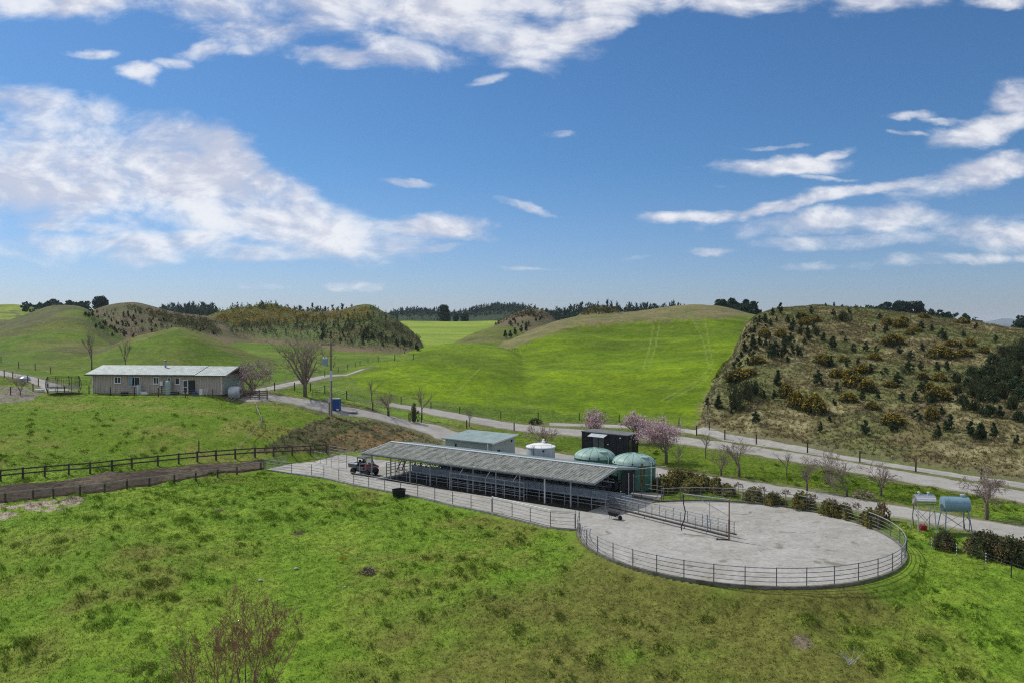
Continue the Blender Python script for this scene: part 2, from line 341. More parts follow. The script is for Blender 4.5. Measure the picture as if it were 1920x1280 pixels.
layer('gorse_hill', [(330, 640, 330), (380, 600, 330), (400, 586, 330), (440, 577, 332), (495, 572, 334), (512, 567, 334), (535, 577, 335), (560, 583, 335), (600, 585, 335), (640, 582, 335), (662, 575, 334), (690, 568, 332), (708, 577, 330), (738, 595, 326), (768, 616, 322), (788, 636, 315), (810, 690, 310)],
      [(330, 260), (420, 268), (560, 258), (640, 245), (700, 238), (788, 262), (810, 270)], 90, .35, 1)
layer('far_left_hill', [(-300, 560, 430), (-100, 566, 430), (0, 571, 430), (30, 570, 430), (70, 577, 430), (110, 600, 430), (150, 640, 430)], [(-300, 300), (150, 300)], 100, .5, 3)
layer('bright_field', [(650, 640, 560), (700, 606, 560), (750, 602, 560), (800, 603, 560), (860, 604, 560), (930, 602, 560), (1000, 606, 560), (1080, 640, 560)], [(650, 290), (780, 280), (1080, 300)], 400, .2, 3)
layer('mid_knoll', [(800, 700, 260), (830, 660, 270), (870, 632, 280), (920, 612, 292), (950, 610, 296), (1000, 620, 300), (1060, 650, 300)], [(800, 200), (1060, 215)], 120, .5, 4)
layer('sapling_knoll', [(890, 640, 420), (920, 614, 420), (945, 598, 420), (970, 585, 420), (990, 579, 420), (1015, 580, 420), (1035, 592, 420), (1060, 620, 420)], [(890, 330), (1060, 330)], 80, .4, 1)
layer('scrub_knob', [(1070, 600, 460), (1090, 586, 460), (1110, 576, 460), (1140, 575, 460), (1160, 582, 460), (1190, 600, 460)], [(1070, 380), (1190, 380)], 80, .4, 1)
layer('forest_hill', [(650, 620, 950), (700, 602, 950), (740, 589, 950), (770, 585, 950), (800, 585, 950), (850, 591, 960), (880, 588, 1000), (910, 580, 1000), (945, 577, 1000), (985, 580, 1000), (1040, 594, 980), (1100, 620, 950)], [(650, 640), (1100, 640)], 500, .5, 2)
layer('right_far_hill', [(1500, 620, 500), (1580, 606, 450), (1650, 602, 430), (1700, 600, 430), (1760, 606, 430), (1850, 622, 420), (1920, 624, 420), (2100, 622, 420)], [(1500, 320), (2100, 300)], 200, .5, 3)
Z = base.copy(); LID = np.zeros(Z.shape, int); TT = np.zeros(Z.shape)
lognear = LDs
for li, (nm, ridge, foot, back, a, sm, pw) in enumerate(LAY, 1):
    px0, px1 = min(r[0] for r in ridge), max(r[0] for r in ridge)
    rd = interp(ridge, 2, sm); rp = interp(ridge, 1, sm); fd = interp(foot, 1, 6)
    yc = (CY - rp) / F; zr = CAMH + rd / (cs + yc * sn) * (-sn + yc * cs)
    bz = np.array([np.interp(math.log(d), LDs, base[:, k]) for k, d in enumerate(rd)])
    amp = np.maximum(zr - bz, 0) * sstep(px0 - 60, px0 + 10, PXc) * (1 - sstep(px1 - 10, px1 + 60, PXc))
    t = np.clip((GD - fd[None]) / (rd - fd)[None], 0, 1) ** pw
    s = t * (1 - a) + a * t * t * (3 - 2 * t)
    tb = np.clip((GD - rd[None]) / back, 0, 1); s = np.where(GD > rd[None], 1 - (tb * tb * (3 - 2 * tb)), s)
    b = amp[None] * s; cur = Z - base; kk = .4 + .9 * sstep(110, 200, GD)
    new = np.maximum(cur, b) + np.maximum(kk - np.abs(cur - b), 0) ** 2 / (4 * kk) * sstep(0, 1.2, np.minimum(cur, b))
    win = (b + (fbm(X / 7 + li, Y / 7, 4, 200 + li) - .5) * 1.6 > cur) & (b > .25); LID = np.where(win, li, LID); TT = np.where(win, np.where(GD > rd[None], 1 + tb, t), TT)
    Z = base + new
ID = {l[0]: i for i, l in enumerate(LAY, 1)}

# --- roads and worked ground, as lines on the land
def pts_hit(pl): return [hit(*p) for p in pl]
def grid_z(x, y):
    x = np.asarray(x, float); y = np.asarray(y, float)
    fu = np.clip((x / y - Us[0]) / (Us[1] - Us[0]), 0, NU - 1.001); fv = np.clip((np.log(y) - LDs[0]) / (LDs[1] - LDs[0]), 0, NV - 1.001)
    i, j = fu.astype(int), fv.astype(int); a, b = fu - i, fv - j
    return (Z[j, i] * (1 - a) + Z[j, i + 1] * a) * (1 - b) + (Z[j + 1, i] * (1 - a) + Z[j + 1, i + 1] * a) * b
def hit(px, py):
    xc, yc = (px - CX) / F, (CY - py) / F; w = cs + yc * sn; u = xc / w; k = (-sn + yc * cs) / w
    fu = min(max((u - Us[0]) / (Us[1] - Us[0]), 0), NU - 1.001); i = int(fu); a = fu - i
    col = Z[:, i] * (1 - a) + Z[:, i + 1] * a; ray = CAMH + Ds * k; w_ = np.nonzero(col >= ray)[0]
    j = w_[0] if len(w_) else NV - 1
    if j > 0:
        e0, e1 = col[j - 1] - ray[j - 1], col[j] - ray[j]; t = -e0 / (e1 - e0) if e1 != e0 else 1; d = Ds[j - 1] + (Ds[j] - Ds[j - 1]) * t
    else: d = Ds[0]
    return Vector((u * d, d, CAMH + k * d))
def seg_dist(x, y, pl):
    best = np.full(x.shape, 1e9)
    for a, b in zip(pl[:-1], pl[1:]):
        dx, dy = b[0] - a[0], b[1] - a[1]; t = np.clip(((x - a[0]) * dx + (y - a[1]) * dy) / (dx * dx + dy * dy + 1e-9), 0, 1)
        best = np.minimum(best, np.hypot(x - a[0] - t * dx, y - a[1] - t * dy))
    return best
def inpoly(x, y, poly):
    r = np.zeros(x.shape, bool); n = len(poly)
    for i in range(n):
        x0, y0 = poly[i]; x1, y1 = poly[(i + 1) % n]
        c = ((y0 > y) != (y1 > y)) & (x < (x1 - x0) * (y - y0) / (y1 - y0 + 1e-12) + x0); r ^= c
    return r
def spline(pl, step=.6):
    P = [Vector((p[0], p[1])) for p in pl]; out = []
    for i in range(len(P) - 1):
        p0 = P[max(i - 1, 0)]; p1 = P[i]; p2 = P[i + 1]; p3 = P[min(i + 2, len(P) - 1)]; n = max(2, int((p2 - p1).length / step))
        for k in range(n):
            t = k / n; out.append(.5 * ((2 * p1) + (p2 - p0) * t + (2 * p0 - 5 * p1 + 4 * p2 - p3) * t * t + (3 * p1 - p0 - 3 * p2 + p3) * t ** 3))
    return out + [P[-1]]
ROADS = {
 'main': (spline(pts_hit([(2080, 962), (1920, 931), (1825, 915), (1726, 898), (1628, 881), (1530, 863), (1398, 842), (1300, 828), (1200, 817), (1100, 812), (1000, 804), (930, 794), (850, 779), (780, 766), (730, 758)])), 2.5),
 'verge_track': (spline(pts_hit([(2080, 938), (1920, 911), (1825, 896), (1726, 880), (1628, 865), (1562, 854), (1464, 837), (1366, 820), (1290, 808), (1200, 801), (1100, 797), (1030, 795)])), 1.35),
 'yard_road': (spline(pts_hit([(2080, 1030), (1920, 999), (1800, 980), (1700, 962), (1600, 944), (1500, 926), (1400, 911), (1320, 899), (1230, 886), (1150, 872), (1050, 858), (960, 846), (890, 833), (845, 817), (790, 799), (700, 778), (620, 764), (560, 752), (500, 744), (470, 741)])), 2.3),
 'farm_track': (spline(pts_hit([(470, 737), (510, 727), (560, 716), (620, 704), (680, 692)])), 1.5),
 'left_track': (spline(pts_hit([(-120, 690), (0, 699), (50, 708), (92, 722), (110, 733)])), 2.0),
}
rdist = np.full(Z.shape, 1e9)
for nm, (pl, hw) in ROADS.items():
    dd = np.full(Z.shape, 1e9); xs = [p.x for p in pl]; ys = [p.y for p in pl]
    sel = (Y > min(ys) - 8) & (Y < max(ys) + 8) & (X > min(xs) - 8) & (X < max(xs) + 8)
    dd[sel] = seg_dist(X[sel], Y[sel], pl[::3] + [pl[-1]]) - hw; rdist = np.minimum(rdist, dd)
yd = np.hypot(X - YC[0], Y - YC[1])
RACE = [(p.x, p.y) for p in [atz(*q) for q in [(500, 879), (560, 888), (606, 894), (662, 907), (720, 918), (782, 930), (847, 945), (921, 960), (993, 978), (1031, 987), (1084, 991)]]] + [(12.9, 68.4), (14, 71), (9, 73), (-11, 87), (-17, 90)] + [(p.x, p.y) for p in [atz(640, 851), atz(590, 864), atz(545, 869)]]
inrace = inpoly(X, Y, RACE); near = GD < 130
rd_race = np.where(near, seg_dist(X, Y, RACE + RACE[:1]), 1e9); rd_race = np.where(inrace, -rd_race, rd_race)
flat = np.minimum(yd - YR - .1, rd_race)
Zt = np.where(flat < 0, -.28, Z); w = 1 - sstep(0, 2.2, flat); tgt = np.where(yd - YR < rd_race, np.where(Y < YC[1] + 4, -.0, np.minimum(Z, .1)), -.07)
Z = np.where(flat < 0, -.3, Z * (1 - w * .92) + tgt * w * .92)
# --- relief: pasture lumps near by, rolling unevenness on the hills
amask = sstep(.1, 1.5, rdist) * sstep(.2, 1.8, flat); amask = np.where(rdist < 0, 0, amask)
for (mx_, my_, mr_, mh_) in ((520, 945, 8.5, .75), (900, 1090, 7.0, .35), (150, 1010, 7.0, .35)):      # rounded swells in the pasture
    q_ = hit(mx_, my_); Z += amask * mh_ * np.exp(-((X - q_.x) ** 2 + ((Y - q_.y) * .9) ** 2) / (mr_ * mr_ * .5)) * (GD < 125)
cl1 = fbm(X * .55, Y * .45, 4, 11); cl2 = fbm(X * 1.25 + 5, Y * .95, 3, 23); cl0 = fbm(X / 16, Y / 16, 2, 27)
clump = np.zeros(Z.shape); gcl = np.random.default_rng(77)
for _ in range(5200):                      # separate tussocks of longer grass
    cy_ = math.sqrt(gcl.uniform(34 ** 2, 108 ** 2)); cx_ = gcl.uniform(-.74, .74) * cy_
    if _h(np.array([int(cx_ // 9)]), np.array([int(cy_ // 9)]), 3)[0] * .75 + .25 * gcl.random() > .62 + (.10 if cx_ < -6 else -.08): continue
    rr_ = gcl.uniform(.12, .36) * (1.0 if gcl.random() < .93 else 2.0)
    ex = gcl.uniform(.8, 1.7)
    if cy_ > 78 and gcl.random() < .6: continue
    j0, j1 = np.searchsorted(Ds, [cy_ - 2, cy_ + 2]); i0, i1 = np.searchsorted(Us, [(cx_ - 3) / cy_, (cx_ + 3) / cy_])
    sl = (slice(j0, j1), slice(i0, i1)); q = np.hypot((X[sl] - cx_) / ex, Y[sl] - cy_) / rr_ + (cl2[sl] - .5) * 1.1
    clump[sl] = np.maximum(clump[sl], sstep(1.1, .25, q) * gcl.uniform(.5, 1))
hill = np.isin(LID, list(ID.values()))
Z += amask * np.where(GD < 125, ((cl1 - .5) * .34 + clump * .26 + (cl2 - .5) * .20) * (1 - .45 * sstep(76, 84, Y)), 0)
Z += amask * np.where(LID > 0, ((fbm(X / 30, Y / 24, 3, 31) - .5) * 4.0 * np.where(LID == ID['scrub_hill'], .35, np.where(LID == ID['green_hill'], 1.5, 1.0) * sstep(90, 220, GD) * .9) * sstep(1.0, .75, np.abs(TT)) + (fbm(X / 7, Y / 5, 3, 33) - .5) * .6) * sstep(.03, .35, TT) * (LID != ID['bright_field']), 0)
rough = (LID == ID['scrub_hill'])
Z += amask * np.where(rough, (fbm(X / 3.2, Y / 3.2, 4, 41) - .5) * 1.1, 0)
HouseC = (-48.5, 110)
PXg, PYg = project(X, Y, Z)

# --- ground cover colour
def lerp(a, b, t): return a + (b - a) * t[..., None]
c3 = lambda r, g, b: np.array([r, g, b]) * np.ones(Z.shape + (3,))
n1 = fbm(X / 14, Y / 9, 5, 3); n2 = fbm(X / 3.3, Y / 2.4, 4, 5); n3 = fbm(X / 60, Y / 60, 4, 9); n4 = fbm(X * .9, Y * .7, 3, 15)
col = lerp(c3(.130, .222, .020), c3(.176, .265, .028), sstep(.35, .65, n2))
dry = sstep(.40, .70, n1 * .6 + n2 * .4 + .10 * sstep(-19, 2, X) * sstep(68, 54, Y) * sstep(30, 18, X) - .10 * sstep(-8, -26, X) * (Y < 76) - .02)
col = lerp(col, c3(.135, .122, .034), dry * .8)
col = lerp(col, c3(.095, .185, .013), clump * .4)
lawn = (LID == 0) & (Y > 66) & (X > -3) & (Y < 118)
col = np.where(lawn[..., None], lerp(c3(.085, .140, .010), c3(.118, .172, .014), sstep(.3, .7, n2)), col)
bank = (LID == 0) & (Y > 78) & (X < -18) & (Y < 104)
col = np.where(bank[..., None], lerp(lerp(c3(.112, .188, .013), c3(.19, .205, .042), sstep(.50, .74, n1 * .5 + n2 * .5)), c3(.08, .14, .012), clump * .4), col)
mid = (LID == 0) & (Y > 112)
col = np.where(mid[..., None], lerp(c3(.095, .158, .012), c3(.125, .178, .020), sstep(.35, .65, n1)), col)
G = lambda *n: np.isin(LID, [ID[k] for k in n])
lush_lit = lerp(lerp(c3(.122, .20, .005), c3(.155, .235, .006), sstep(.35, .65, fbm(X / 9, Y / 5, 5, 51))), c3(.095, .145, .010), sstep(.42, .66, fbm(X / 30 + 3, Y / 14, 4, 53)) * .8)  # far hill grass brightened in colour, standing for sun beyond the dimmer near ground
lush_lit = lush_lit * (1 + (fbm((X * .8 + Y * .6) / 9, (Y * .8 - X * .6) / 45, 4, 57)[..., None] - .5) * .7)  # lit and shaded diagonal folds put into the grass colour
lush_lit = lerp(lush_lit, c3(.10, .16, .012), sstep(.55, .7, n2) * .5)
col = np.where(G('green_hill', 'front_knoll')[..., None], lush_lit, col)
bl = np.interp(PXg, [860, 935, 965, 1010, 1060, 1100, 1200, 1290, 1370, 1420], [690, 659, 650, 634, 618, 612, 604, 601, 597, 592]) + (n4 - .5) * 14 + (n2 - .5) * 8
brown = lerp(c3(.19, .16, .075), c3(.15, .155, .055), sstep(.4, .6, n2))
wb = sstep(4, -5, PYg - bl) * G('green_hill'); col = lerp(col, brown, wb)
wq = sstep(16, -4, np.interp(PYg, [590, 600, 644, 709, 734, 790, 815], [1416, 1410, 1395, 1362, 1330, 1312, 1306]) - PXg + (n2 - .5) * 34) * G('green_hill'); col = lerp(col, c3(.165, .165, .062), wq * .8)
wq2 = sstep(44, 4, PXg - np.interp(PYg, [590, 600, 644, 709, 734, 790, 815], [1412, 1406, 1390, 1356, 1324, 1306, 1300]) + (n2 - .5) * 50) * G('scrub_hill'); col = lerp(col, c3(.130, .160, .040), wq2 * .75)
kn = G('front_knoll') & (TT > .55) & (TT < 1.2); col = lerp(col, c3(.14, .20, .025), sstep(.5, .95, TT) * sstep(760, 840, PXg) * kn * .3)  # light on the knoll's upper right put into its colour
hm = G('house_mound'); col = lerp(col, c3(.12, .105, .05), hm * sstep(330, 450, PXg) * sstep(.45, .6, n1 * .4 + n2 * .6) * .6)
dryhill = lerp(lerp(c3(.140, .122, .058), c3(.26, .235, .130), sstep(.4, .66, n4)), c3(.125, .105, .052), sstep(.46, .62, fbm(X / 8, Y / 5, 4, 61)) * .75)
dryhill = lerp(dryhill, c3(.125, .138, .052), sstep(.42, .60, fbm(X / 12 + 9, Y / 9, 4, 67) + .10 * sstep(150, 185, Y) + .05 * sstep(60, 85, X)) * .85)
dryhill = lerp(dryhill, c3(.06, .052, .03), sstep(.60, .72, fbm(X / 2.1, Y / 1.7, 3, 71)) * .6)
col = np.where(G('scrub_hill')[..., None], dryhill * np.array([1.10, 1.10, 1.0]), col)
oliv = lerp(c3(.092, .148, .014), c3(.130, .145, .034), sstep(.42, .6, n1 * .5 + n3 * .5)); oliv = lerp(oliv, c3(.11, .095, .05), sstep(.56, .66, fbm(X / 20, Y / 8, 4, 77)) * .6)
col = np.where(G('house_mound', 'left_hill', 'mid_knoll')[..., None], oliv, col)
sd = (PXg - 40) * -.35 + 608
col = lerp(col, c3(.10, .095, .05), sstep(-6, 6, np.interp(PXg, [0, 60, 110, 140, 160], [622, 612, 588, 578, 570]) - PYg) * G('left_hill') * .7)
col = np.where(G('sapling_hill', 'sapling_knoll')[..., None], lerp(c3(.135, .105, .062), c3(.10, .10, .045), sstep(.45, .65, n1)), col)
col = np.where(G('gorse_hill')[..., None], lerp(lerp(lerp(c3(.125, .11, .045), c3(.075, .085, .03), sstep(.4, .6, n2)), c3(.105, .145, .04), sstep(.48, .62, fbm(X / 14, Y / 10, 3, 161)) * .8), c3(.165, .13, .075), sstep(.22, .05, TT)), col)
col = np.where(G('scrub_knob')[..., None], lerp(c3(.15, .115, .055), c3(.09, .08, .035), sstep(.4, .6, n2)), col)
col = np.where(G('bright_field')[..., None], lerp(c3(.25, .32, .04), c3(.17, .25, .03), sstep(.35, .65, fbm(X / 40, Y / 25, 4, 151))), col)  # sunlight on the far field put into its paler colour
col = np.where(G('far_left_hill')[..., None], lerp(c3(.20, .25, .04), c3(.12, .13, .05), sstep(.5, .6, n1)), col)
col = np.where(G('forest_hill', 'right_far_hill')[..., None] | (GD > 620)[..., None], c3(.035, .055, .025), col)
fg = fbm(X / 1.3, Y / 1.0, 4, 81)
bk = inpoly(PXg + (n4 - .5) * 40, PYg + (n2 - .5) * 14, [(470, 850), (500, 832), (560, 802), (610, 782), (660, 790), (720, 786), (790, 800), (840, 822), (830, 842), (640, 846)]) & (LID == 0) & (Y > 86)
col = np.where(bk[..., None], lerp(c3(.13, .115, .055), c3(.075, .085, .028), sstep(.4, .6, fg)), col)
cly = inpoly(PXg + (n4 - .5) * 30, PYg + (n2 - .5) * 12, [(608, 846), (600, 832), (650, 808), (700, 798), (760, 812), (800, 830), (770, 834), (720, 836), (660, 848)]) & (LID == 0) & (Y > 84)
col = lerp(col, c3(.22, .15, .07), cly * sstep(.40, .56, fg) * .85)
soil = inpoly(PXg + (n4 - .5) * 16, PYg + (n2 - .5) * 5, [(540, 757), (580, 750), (640, 752), (700, 762), (720, 772), (690, 775), (600, 766)]) & (LID == 0) & (Y > 100)
col = lerp(col, c3(.075, .055, .035), soil * 1.0 * sstep(.3, .5, fg))
sand = inpoly(PXg + (n4 - .5) * 30, PYg + (n2 - .5) * 12, [(-20, 944), (60, 939), (150, 930), (160, 940), (110, 954), (50, 962), (-20, 974)]) & (LID == 0)
col = lerp(col, c3(.36, .31, .23), sand * sstep(.36, .46, fg))
dirt = inpoly(PXg + (n4 - .5) * 20, PYg + (n2 - .5) * 4, [(-40, 722), (60, 728), (84, 736), (60, 752), (-40, 758)]) & (LID == 0)
col = lerp(col, c3(.21, .185, .15), dirt * sstep(.3, .4, fg))
strip = inpoly(PXg, PYg + (n2 - .5) * 5, [(1232, 872), (1330, 890), (1400, 904), (1470, 920), (1560, 936), (1550, 938), (1450, 925), (1380, 912), (1300, 898), (1232, 885)])
col = lerp(col, c3(.16, .125, .085), strip * sstep(.3, .5, fg) * .9)
terr = sstep(.34, .66, fbm(X / 5.0 + 31, Z * 1.6 + Y / 9, 4, 131)); terr2 = sstep(.4, .62, fbm(X / 2.2, Z * 3.0 + Y / 3, 3, 137))
hg = G('green_hill', 'front_knoll', 'house_mound', 'left_hill', 'mid_knoll', 'sapling_hill', 'far_left_hill') | mid
col = np.where(hg[..., None], col * (1 + (terr[..., None] - .5) * np.array([.20, .17, .1]) + (terr2[..., None] - .5) * np.array([.20, .17, .15])), col)
edge = sstep(1.1, 0, rdist - n4 * 1.1) * (GD < 210); col = lerp(col, c3(.15, .14, .075), edge * .6)
tr = np.full(Z.shape, 1e9)
for pl in ([(1225, 612), (1218, 650), (1206, 690)], [(1236, 610), (1229, 650), (1216, 692)], [(1300, 600), (1318, 640), (1330, 690), (1310, 712), (1240, 750)], [(1322, 600), (1330, 650), (1338, 690), (1322, 714), (1250, 752)], [(900, 690), (870, 720), (850, 740)]):
    tr = np.minimum(tr, seg_dist(PXg, PYg, pl))
col = lerp(col, c3(.22, .27, .07), sstep(1.6, .4, tr) * G('green_hill', 'front_knoll') * .55)
for (qx, qy, qr) in ((408, 958, 9), (1503, 1203, 9), (560, 1000, 6), (1168, 1022, 8)):
    q = hit(qx, qy); qd = np.hypot(X - q.x, (Y - q.y) * .8); col = lerp(col, c3(.20, .16, .11) if qx > 1000 else c3(.06, .045, .03), sstep(.7, .3, qd + (n2 - .5) * .8) * .9)

# --- normals and the split into ground and hills
dXu, dXv = np.gradient(X, axis=1), np.gradient(X, axis=0); dYu, dYv = np.gradient(Y, axis=1), np.gradient(Y, axis=0); dZu, dZv = np.gradient(Z, axis=1), np.gradient(Z, axis=0)
NX, NY, NZ = dYu * dZv - dZu * dYv, dZu * dXv - dXu * dZv, dXu * dYv - dYu * dXv
nl = np.sqrt(NX ** 2 + NY ** 2 + NZ ** 2); NRM = np.stack([NX / nl, NY / nl, NZ / nl], -1).reshape(-1, 3)
NRM *= np.sign(NRM[:, 2:3])
VV = np.stack([X, Y, Z], -1).reshape(-1, 3); CC = np.clip(col, .004, .9).reshape(-1, 3)
I = np.arange(NU * NV).reshape(NV, NU); Q = np.stack([I[:-1, :-1], I[:-1, 1:], I[1:, 1:], I[1:, :-1]], -1).reshape(-1, 4)
fid = LID[:-1, :-1].ravel()
NAMES = {0: ('ground', 'green and dry pasture ground around the yard and house'), 1: ('hill', 'bright green knoll with a rounded top left of the big green hill'), 2: ('hill', 'big smooth bright green grass hill behind the shed'),
 3: ('hill', 'brown dry hillside dotted with pine saplings and yellow gorse'), 4: ('hill', 'rounded green mound right behind the house'), 5: ('hill', 'tall olive green hill at the far side of the gravel track by the house'),
 6: ('hill', 'brown ridge planted with rows of small dark saplings'), 7: ('hill', 'ridge covered with yellow brown gorse and dark pines'), 8: ('hill', 'pale sunlit green hill on the skyline beyond the olive hill'),
 9: ('hill', 'pale bright sunlit field in front of the dark forest'), 10: ('hill', 'dull green hummock between the bright field and big green hill'), 11: ('hill', 'small pointed brown knoll with saplings in front of the dark treeline'),
 12: ('hill', 'small scrubby brown knob on the skyline behind the big green hill'), 13: ('hill', 'forested far ridge behind the pale bright field'), 14: ('hill', 'far ridge under the large rounded trees behind the dry hillside')}
for k, (nm, lb) in NAMES.items():
    q = Q[fid == k]
    if not len(q): continue
    used, inv = np.unique(q, return_inverse=True)
    o = np_mesh(nm, VV[used], inv.reshape(-1, 4), M['ground'], None, CC[used], True)
    o.data.normals_split_custom_set_from_vertices(NRM[used])
    tag(o, lb, 'hill' if k else 'ground', None, 'structure')

def strip_mesh(name, pl, hw, cfun, lift=.07, nc=9, label='', cat='road'):
    P = np.array([[p.x, p.y] for p in pl]); T = np.gradient(P, axis=0); T /= np.linalg.norm(T, axis=1)[:, None]; Nn = np.stack([-T[:, 1], T[:, 0]], 1)
    s = np.linspace(-1, 1, nc); jit = 1 + .22 * (vnoise(np.arange(len(P)) * .45, np.zeros(len(P)), 5) - .5) + .12 * (vnoise(np.arange(len(P)) * 1.7, np.ones(len(P)), 5) - .5)
    xy = P[:, None, :] + Nn[:, None, :] * (s[None, :, None] * (hw * jit)[:, None, None])
    x, y = xy[..., 0], xy[..., 1]; z = grid_z(x, y) + np.where(np.abs(s) > .99, -.12, lift)[None]
    n, m = x.shape; I2 = np.arange(n * m).reshape(n, m); q = np.stack([I2[:-1, :-1], I2[:-1, 1:], I2[1:, 1:], I2[1:, :-1]], -1).reshape(-1, 4)
    cc = cfun(x, y, s[None, :] + 0 * x).reshape(-1, 3)
    return tag(np_mesh(name, np.stack([x, y, z], -1).reshape(-1, 3), q, M['road'], None, cc, True), label, cat, None, 'structure')
def gravel(x, y, s):
    n = fbm(x / 2.5, y / 2.5, 4, 91); c = np.array([.36, .345, .31]) * (0.82 + .36 * n)[..., None]
    wheel = np.exp(-((np.abs(s) - .45) / .2) ** 2); c = c * (.90 + .14 * wheel)[..., None] * (1 - .16 * np.exp(-((np.abs(s) - .45) / .07) ** 2) * (.5 + n))[..., None]
    e = sstep(.72, 1.0, np.abs(s) + (n - .5) * .5); return lerp(c, np.array([.17, .16, .085]) + 0 * c, e * .85)
strip_mesh('road', ROADS['main'][0], 2.6, gravel, .07, 11, 'wide pale gravel road sweeping past the foot of the green hill')
strip_mesh('path', ROADS['verge_track'][0], 1.3, gravel, .06, 7, 'narrow pale stock track along the foot of the dry hillside', 'path')
strip_mesh('road', ROADS['yard_road'][0], 2.3, gravel, .065, 11, 'gravel drive from the fuel tanks past the shed up to the house')
strip_mesh('path', ROADS['farm_track'][0], 1.4, gravel, .06, 7, 'narrow farm track climbing away behind the large bare tree', 'path')
strip_mesh('path', ROADS['left_track'][0], 1.9, gravel, .06, 7, 'pale gravel track left of the house behind the trampoline', 'path')
mud_f = spline([(p.x, p.y) for p in pts_hit([(-150, 924), (0, 912), (130, 900), (250, 886), (400, 870), (494, 861)])], .5); mud_n = spline([(p.x, p.y) for p in pts_hit([(-150, 956), (0, 944), (60, 937), (200, 922), (330, 903), (494, 879)])], .5)
def mud_mesh():
    n, m = 260, 26; a = np.array([[p.x, p.y] for p in mud_f]); b = np.array([[p.x, p.y] for p in mud_n]); t = np.linspace(0, 1, n)
    rs = lambda q: np.stack([np.interp(t, np.linspace(0, 1, len(q)), q[:, k]) for k in (0, 1)], 1)
    a, b = rs(a), rs(b); s = np.linspace(0, 1, m)[None, :, None]; xy = a[:, None] * (1 - s) + b[:, None] * s
    x, y = xy[..., 0], xy[..., 1]; nn = .55 * fbm(x * 1.6, y * 1.6, 4, 95) + .45 * fbm(s[0, :, 0][None] * 9 + 0 * x, x / 5, 3, 96); z = grid_z(x, y) + .05 + nn * .22; z[:, 0] -= .25; z[:, -1] -= .25
    I2 = np.arange(n * m).reshape(n, m); q = np.stack([I2[:-1, :-1], I2[:-1, 1:], I2[1:, 1:], I2[1:, :-1]], -1).reshape(-1, 4)
    cc = lerp(np.array([.058, .045, .032]) + 0 * nn[..., None], np.array([.135, .108, .075]) + 0 * nn[..., None], sstep(.45, .72, nn * .6 + .4 * fbm(x / 4, y / 4, 3, 97) + .12 * t[:, None] - .05)).reshape(-1, 3)
    tag(np_mesh('mud_track', np.stack([x, y, z], -1).reshape(-1, 3), q, M['mud'], None, cc, True), 'churned dark mud stock race between timber fences', 'track', None, 'structure')
mud_mesh()
# concrete
mb = MB(); n = 96
ring = [(YC[0] + YR * math.cos(2 * math.pi * k / n), YC[1] + YR * math.sin(2 * math.pi * k / n)) for k in range(n)]
mb.prism(ring, -.45, 0.0); tag(mb.build('yard', M['concrete']), 'round pale concrete holding yard inside the pipe railing', 'yard', None, 'structure')
mb = MB().prism(RACE, -.45, .005); tag(mb.build('pavement', M['concrete']), 'concrete apron and race around the long milking shed', 'pavement', None, 'structure')
def on(px, py): return hit(px, py)
# ------------------------------------------------------------------ grass (uncountable: stuff)
CCg = col
def cover_at(x, y):
    fu = np.clip(((x / y - Us[0]) / (Us[1] - Us[0])).round().astype(int), 0, NU - 1); fv = np.clip(((np.log(y) - LDs[0]) / (LDs[1] - LDs[0])).round().astype(int), 0, NV - 1)
    return CCg[fv, fu], clump[fv, fu], LID[fv, fu], amask[fv, fu]
def scatter(n, d0, d1, u=.72, g=rng, power=1.0):
    y = np.sqrt(g.uniform(d0 * d0, d1 * d1, n)) if power == 1 else np.exp(g.uniform(math.log(d0), math.log(d1), n))
    return g.uniform(-u, u, n) * y, y
def grass(name, label, n, d0, d1, lids, nb, h, w, lean, cond=None, colf=None, u=.72, power=1.0, trans='blade', tall=1.0):
    g = np.random.default_rng(n); x, y = scatter(n, d0, d1, u, g, power); cc, cl, lid, am = cover_at(x, y)
    k = np.isin(lid, lids) & (am > .35)
    if cond is not None: k &= cond(x, y, cl, cc)
    x, y, cc, cl = x[k], y[k], cc[k], cl[k]; n = len(x)
    r = g.uniform(0, .16, (n, nb)) * (1 + cl[:, None]) ; a = g.uniform(0, 6.283, (n, nb))
    bx, by = (x[:, None] + r * np.cos(a)).ravel(), (y[:, None] + r * np.sin(a)).ravel()
    bz = grid_z(bx, by) - .03; m = len(bx); s = np.repeat(1 + cl * tall, nb)
    V, Fc = blades(np.stack([bx, by, bz], 1), h * s * g.uniform(.5, 1.2, m), w * g.uniform(.6, 1.3, m), lean + 0 * bx, g)
    c = np.repeat(cc, nb, 0) * g.uniform(.65, 1.42, (m, 1))
    if colf is not None: c = colf(c, g)
    o = np_mesh(name, V, Fc, M[trans], None, np.repeat(np.clip(c, 0.003, .9), 3, 0)); tag(o, label, 'grass', None, 'stuff'); return o
grass('grass', 'short tufted pasture grass on the slope below the yard', 95000, 34, 80, [0], 8, .13, .05, .95, u=.74, tall=.7)
grass('grass', 'rough grass on the bank and lawn beyond the shed', 42000, 78, 122, [0], 5, .12, .09, .95)
grass('grass', 'thick clumps of long green grass in the near pasture', 150000, 34, 95, [0], 8, .19, .06, .95, cond=lambda x, y, cl, cc: cl > .25)
grass('dry_grass', 'dead brown tussock grass covering the dry hillside', 105000, 74, 190, [3], 7, .42, .10, .9, cond=lambda x, y, cl, cc: x > 15, colf=lambda c, g: c * g.uniform(.6, 1.35, (len(c), 1)) + g.uniform(0, .05, (len(c), 1)) * np.array([1, .8, .45]), u=.76)
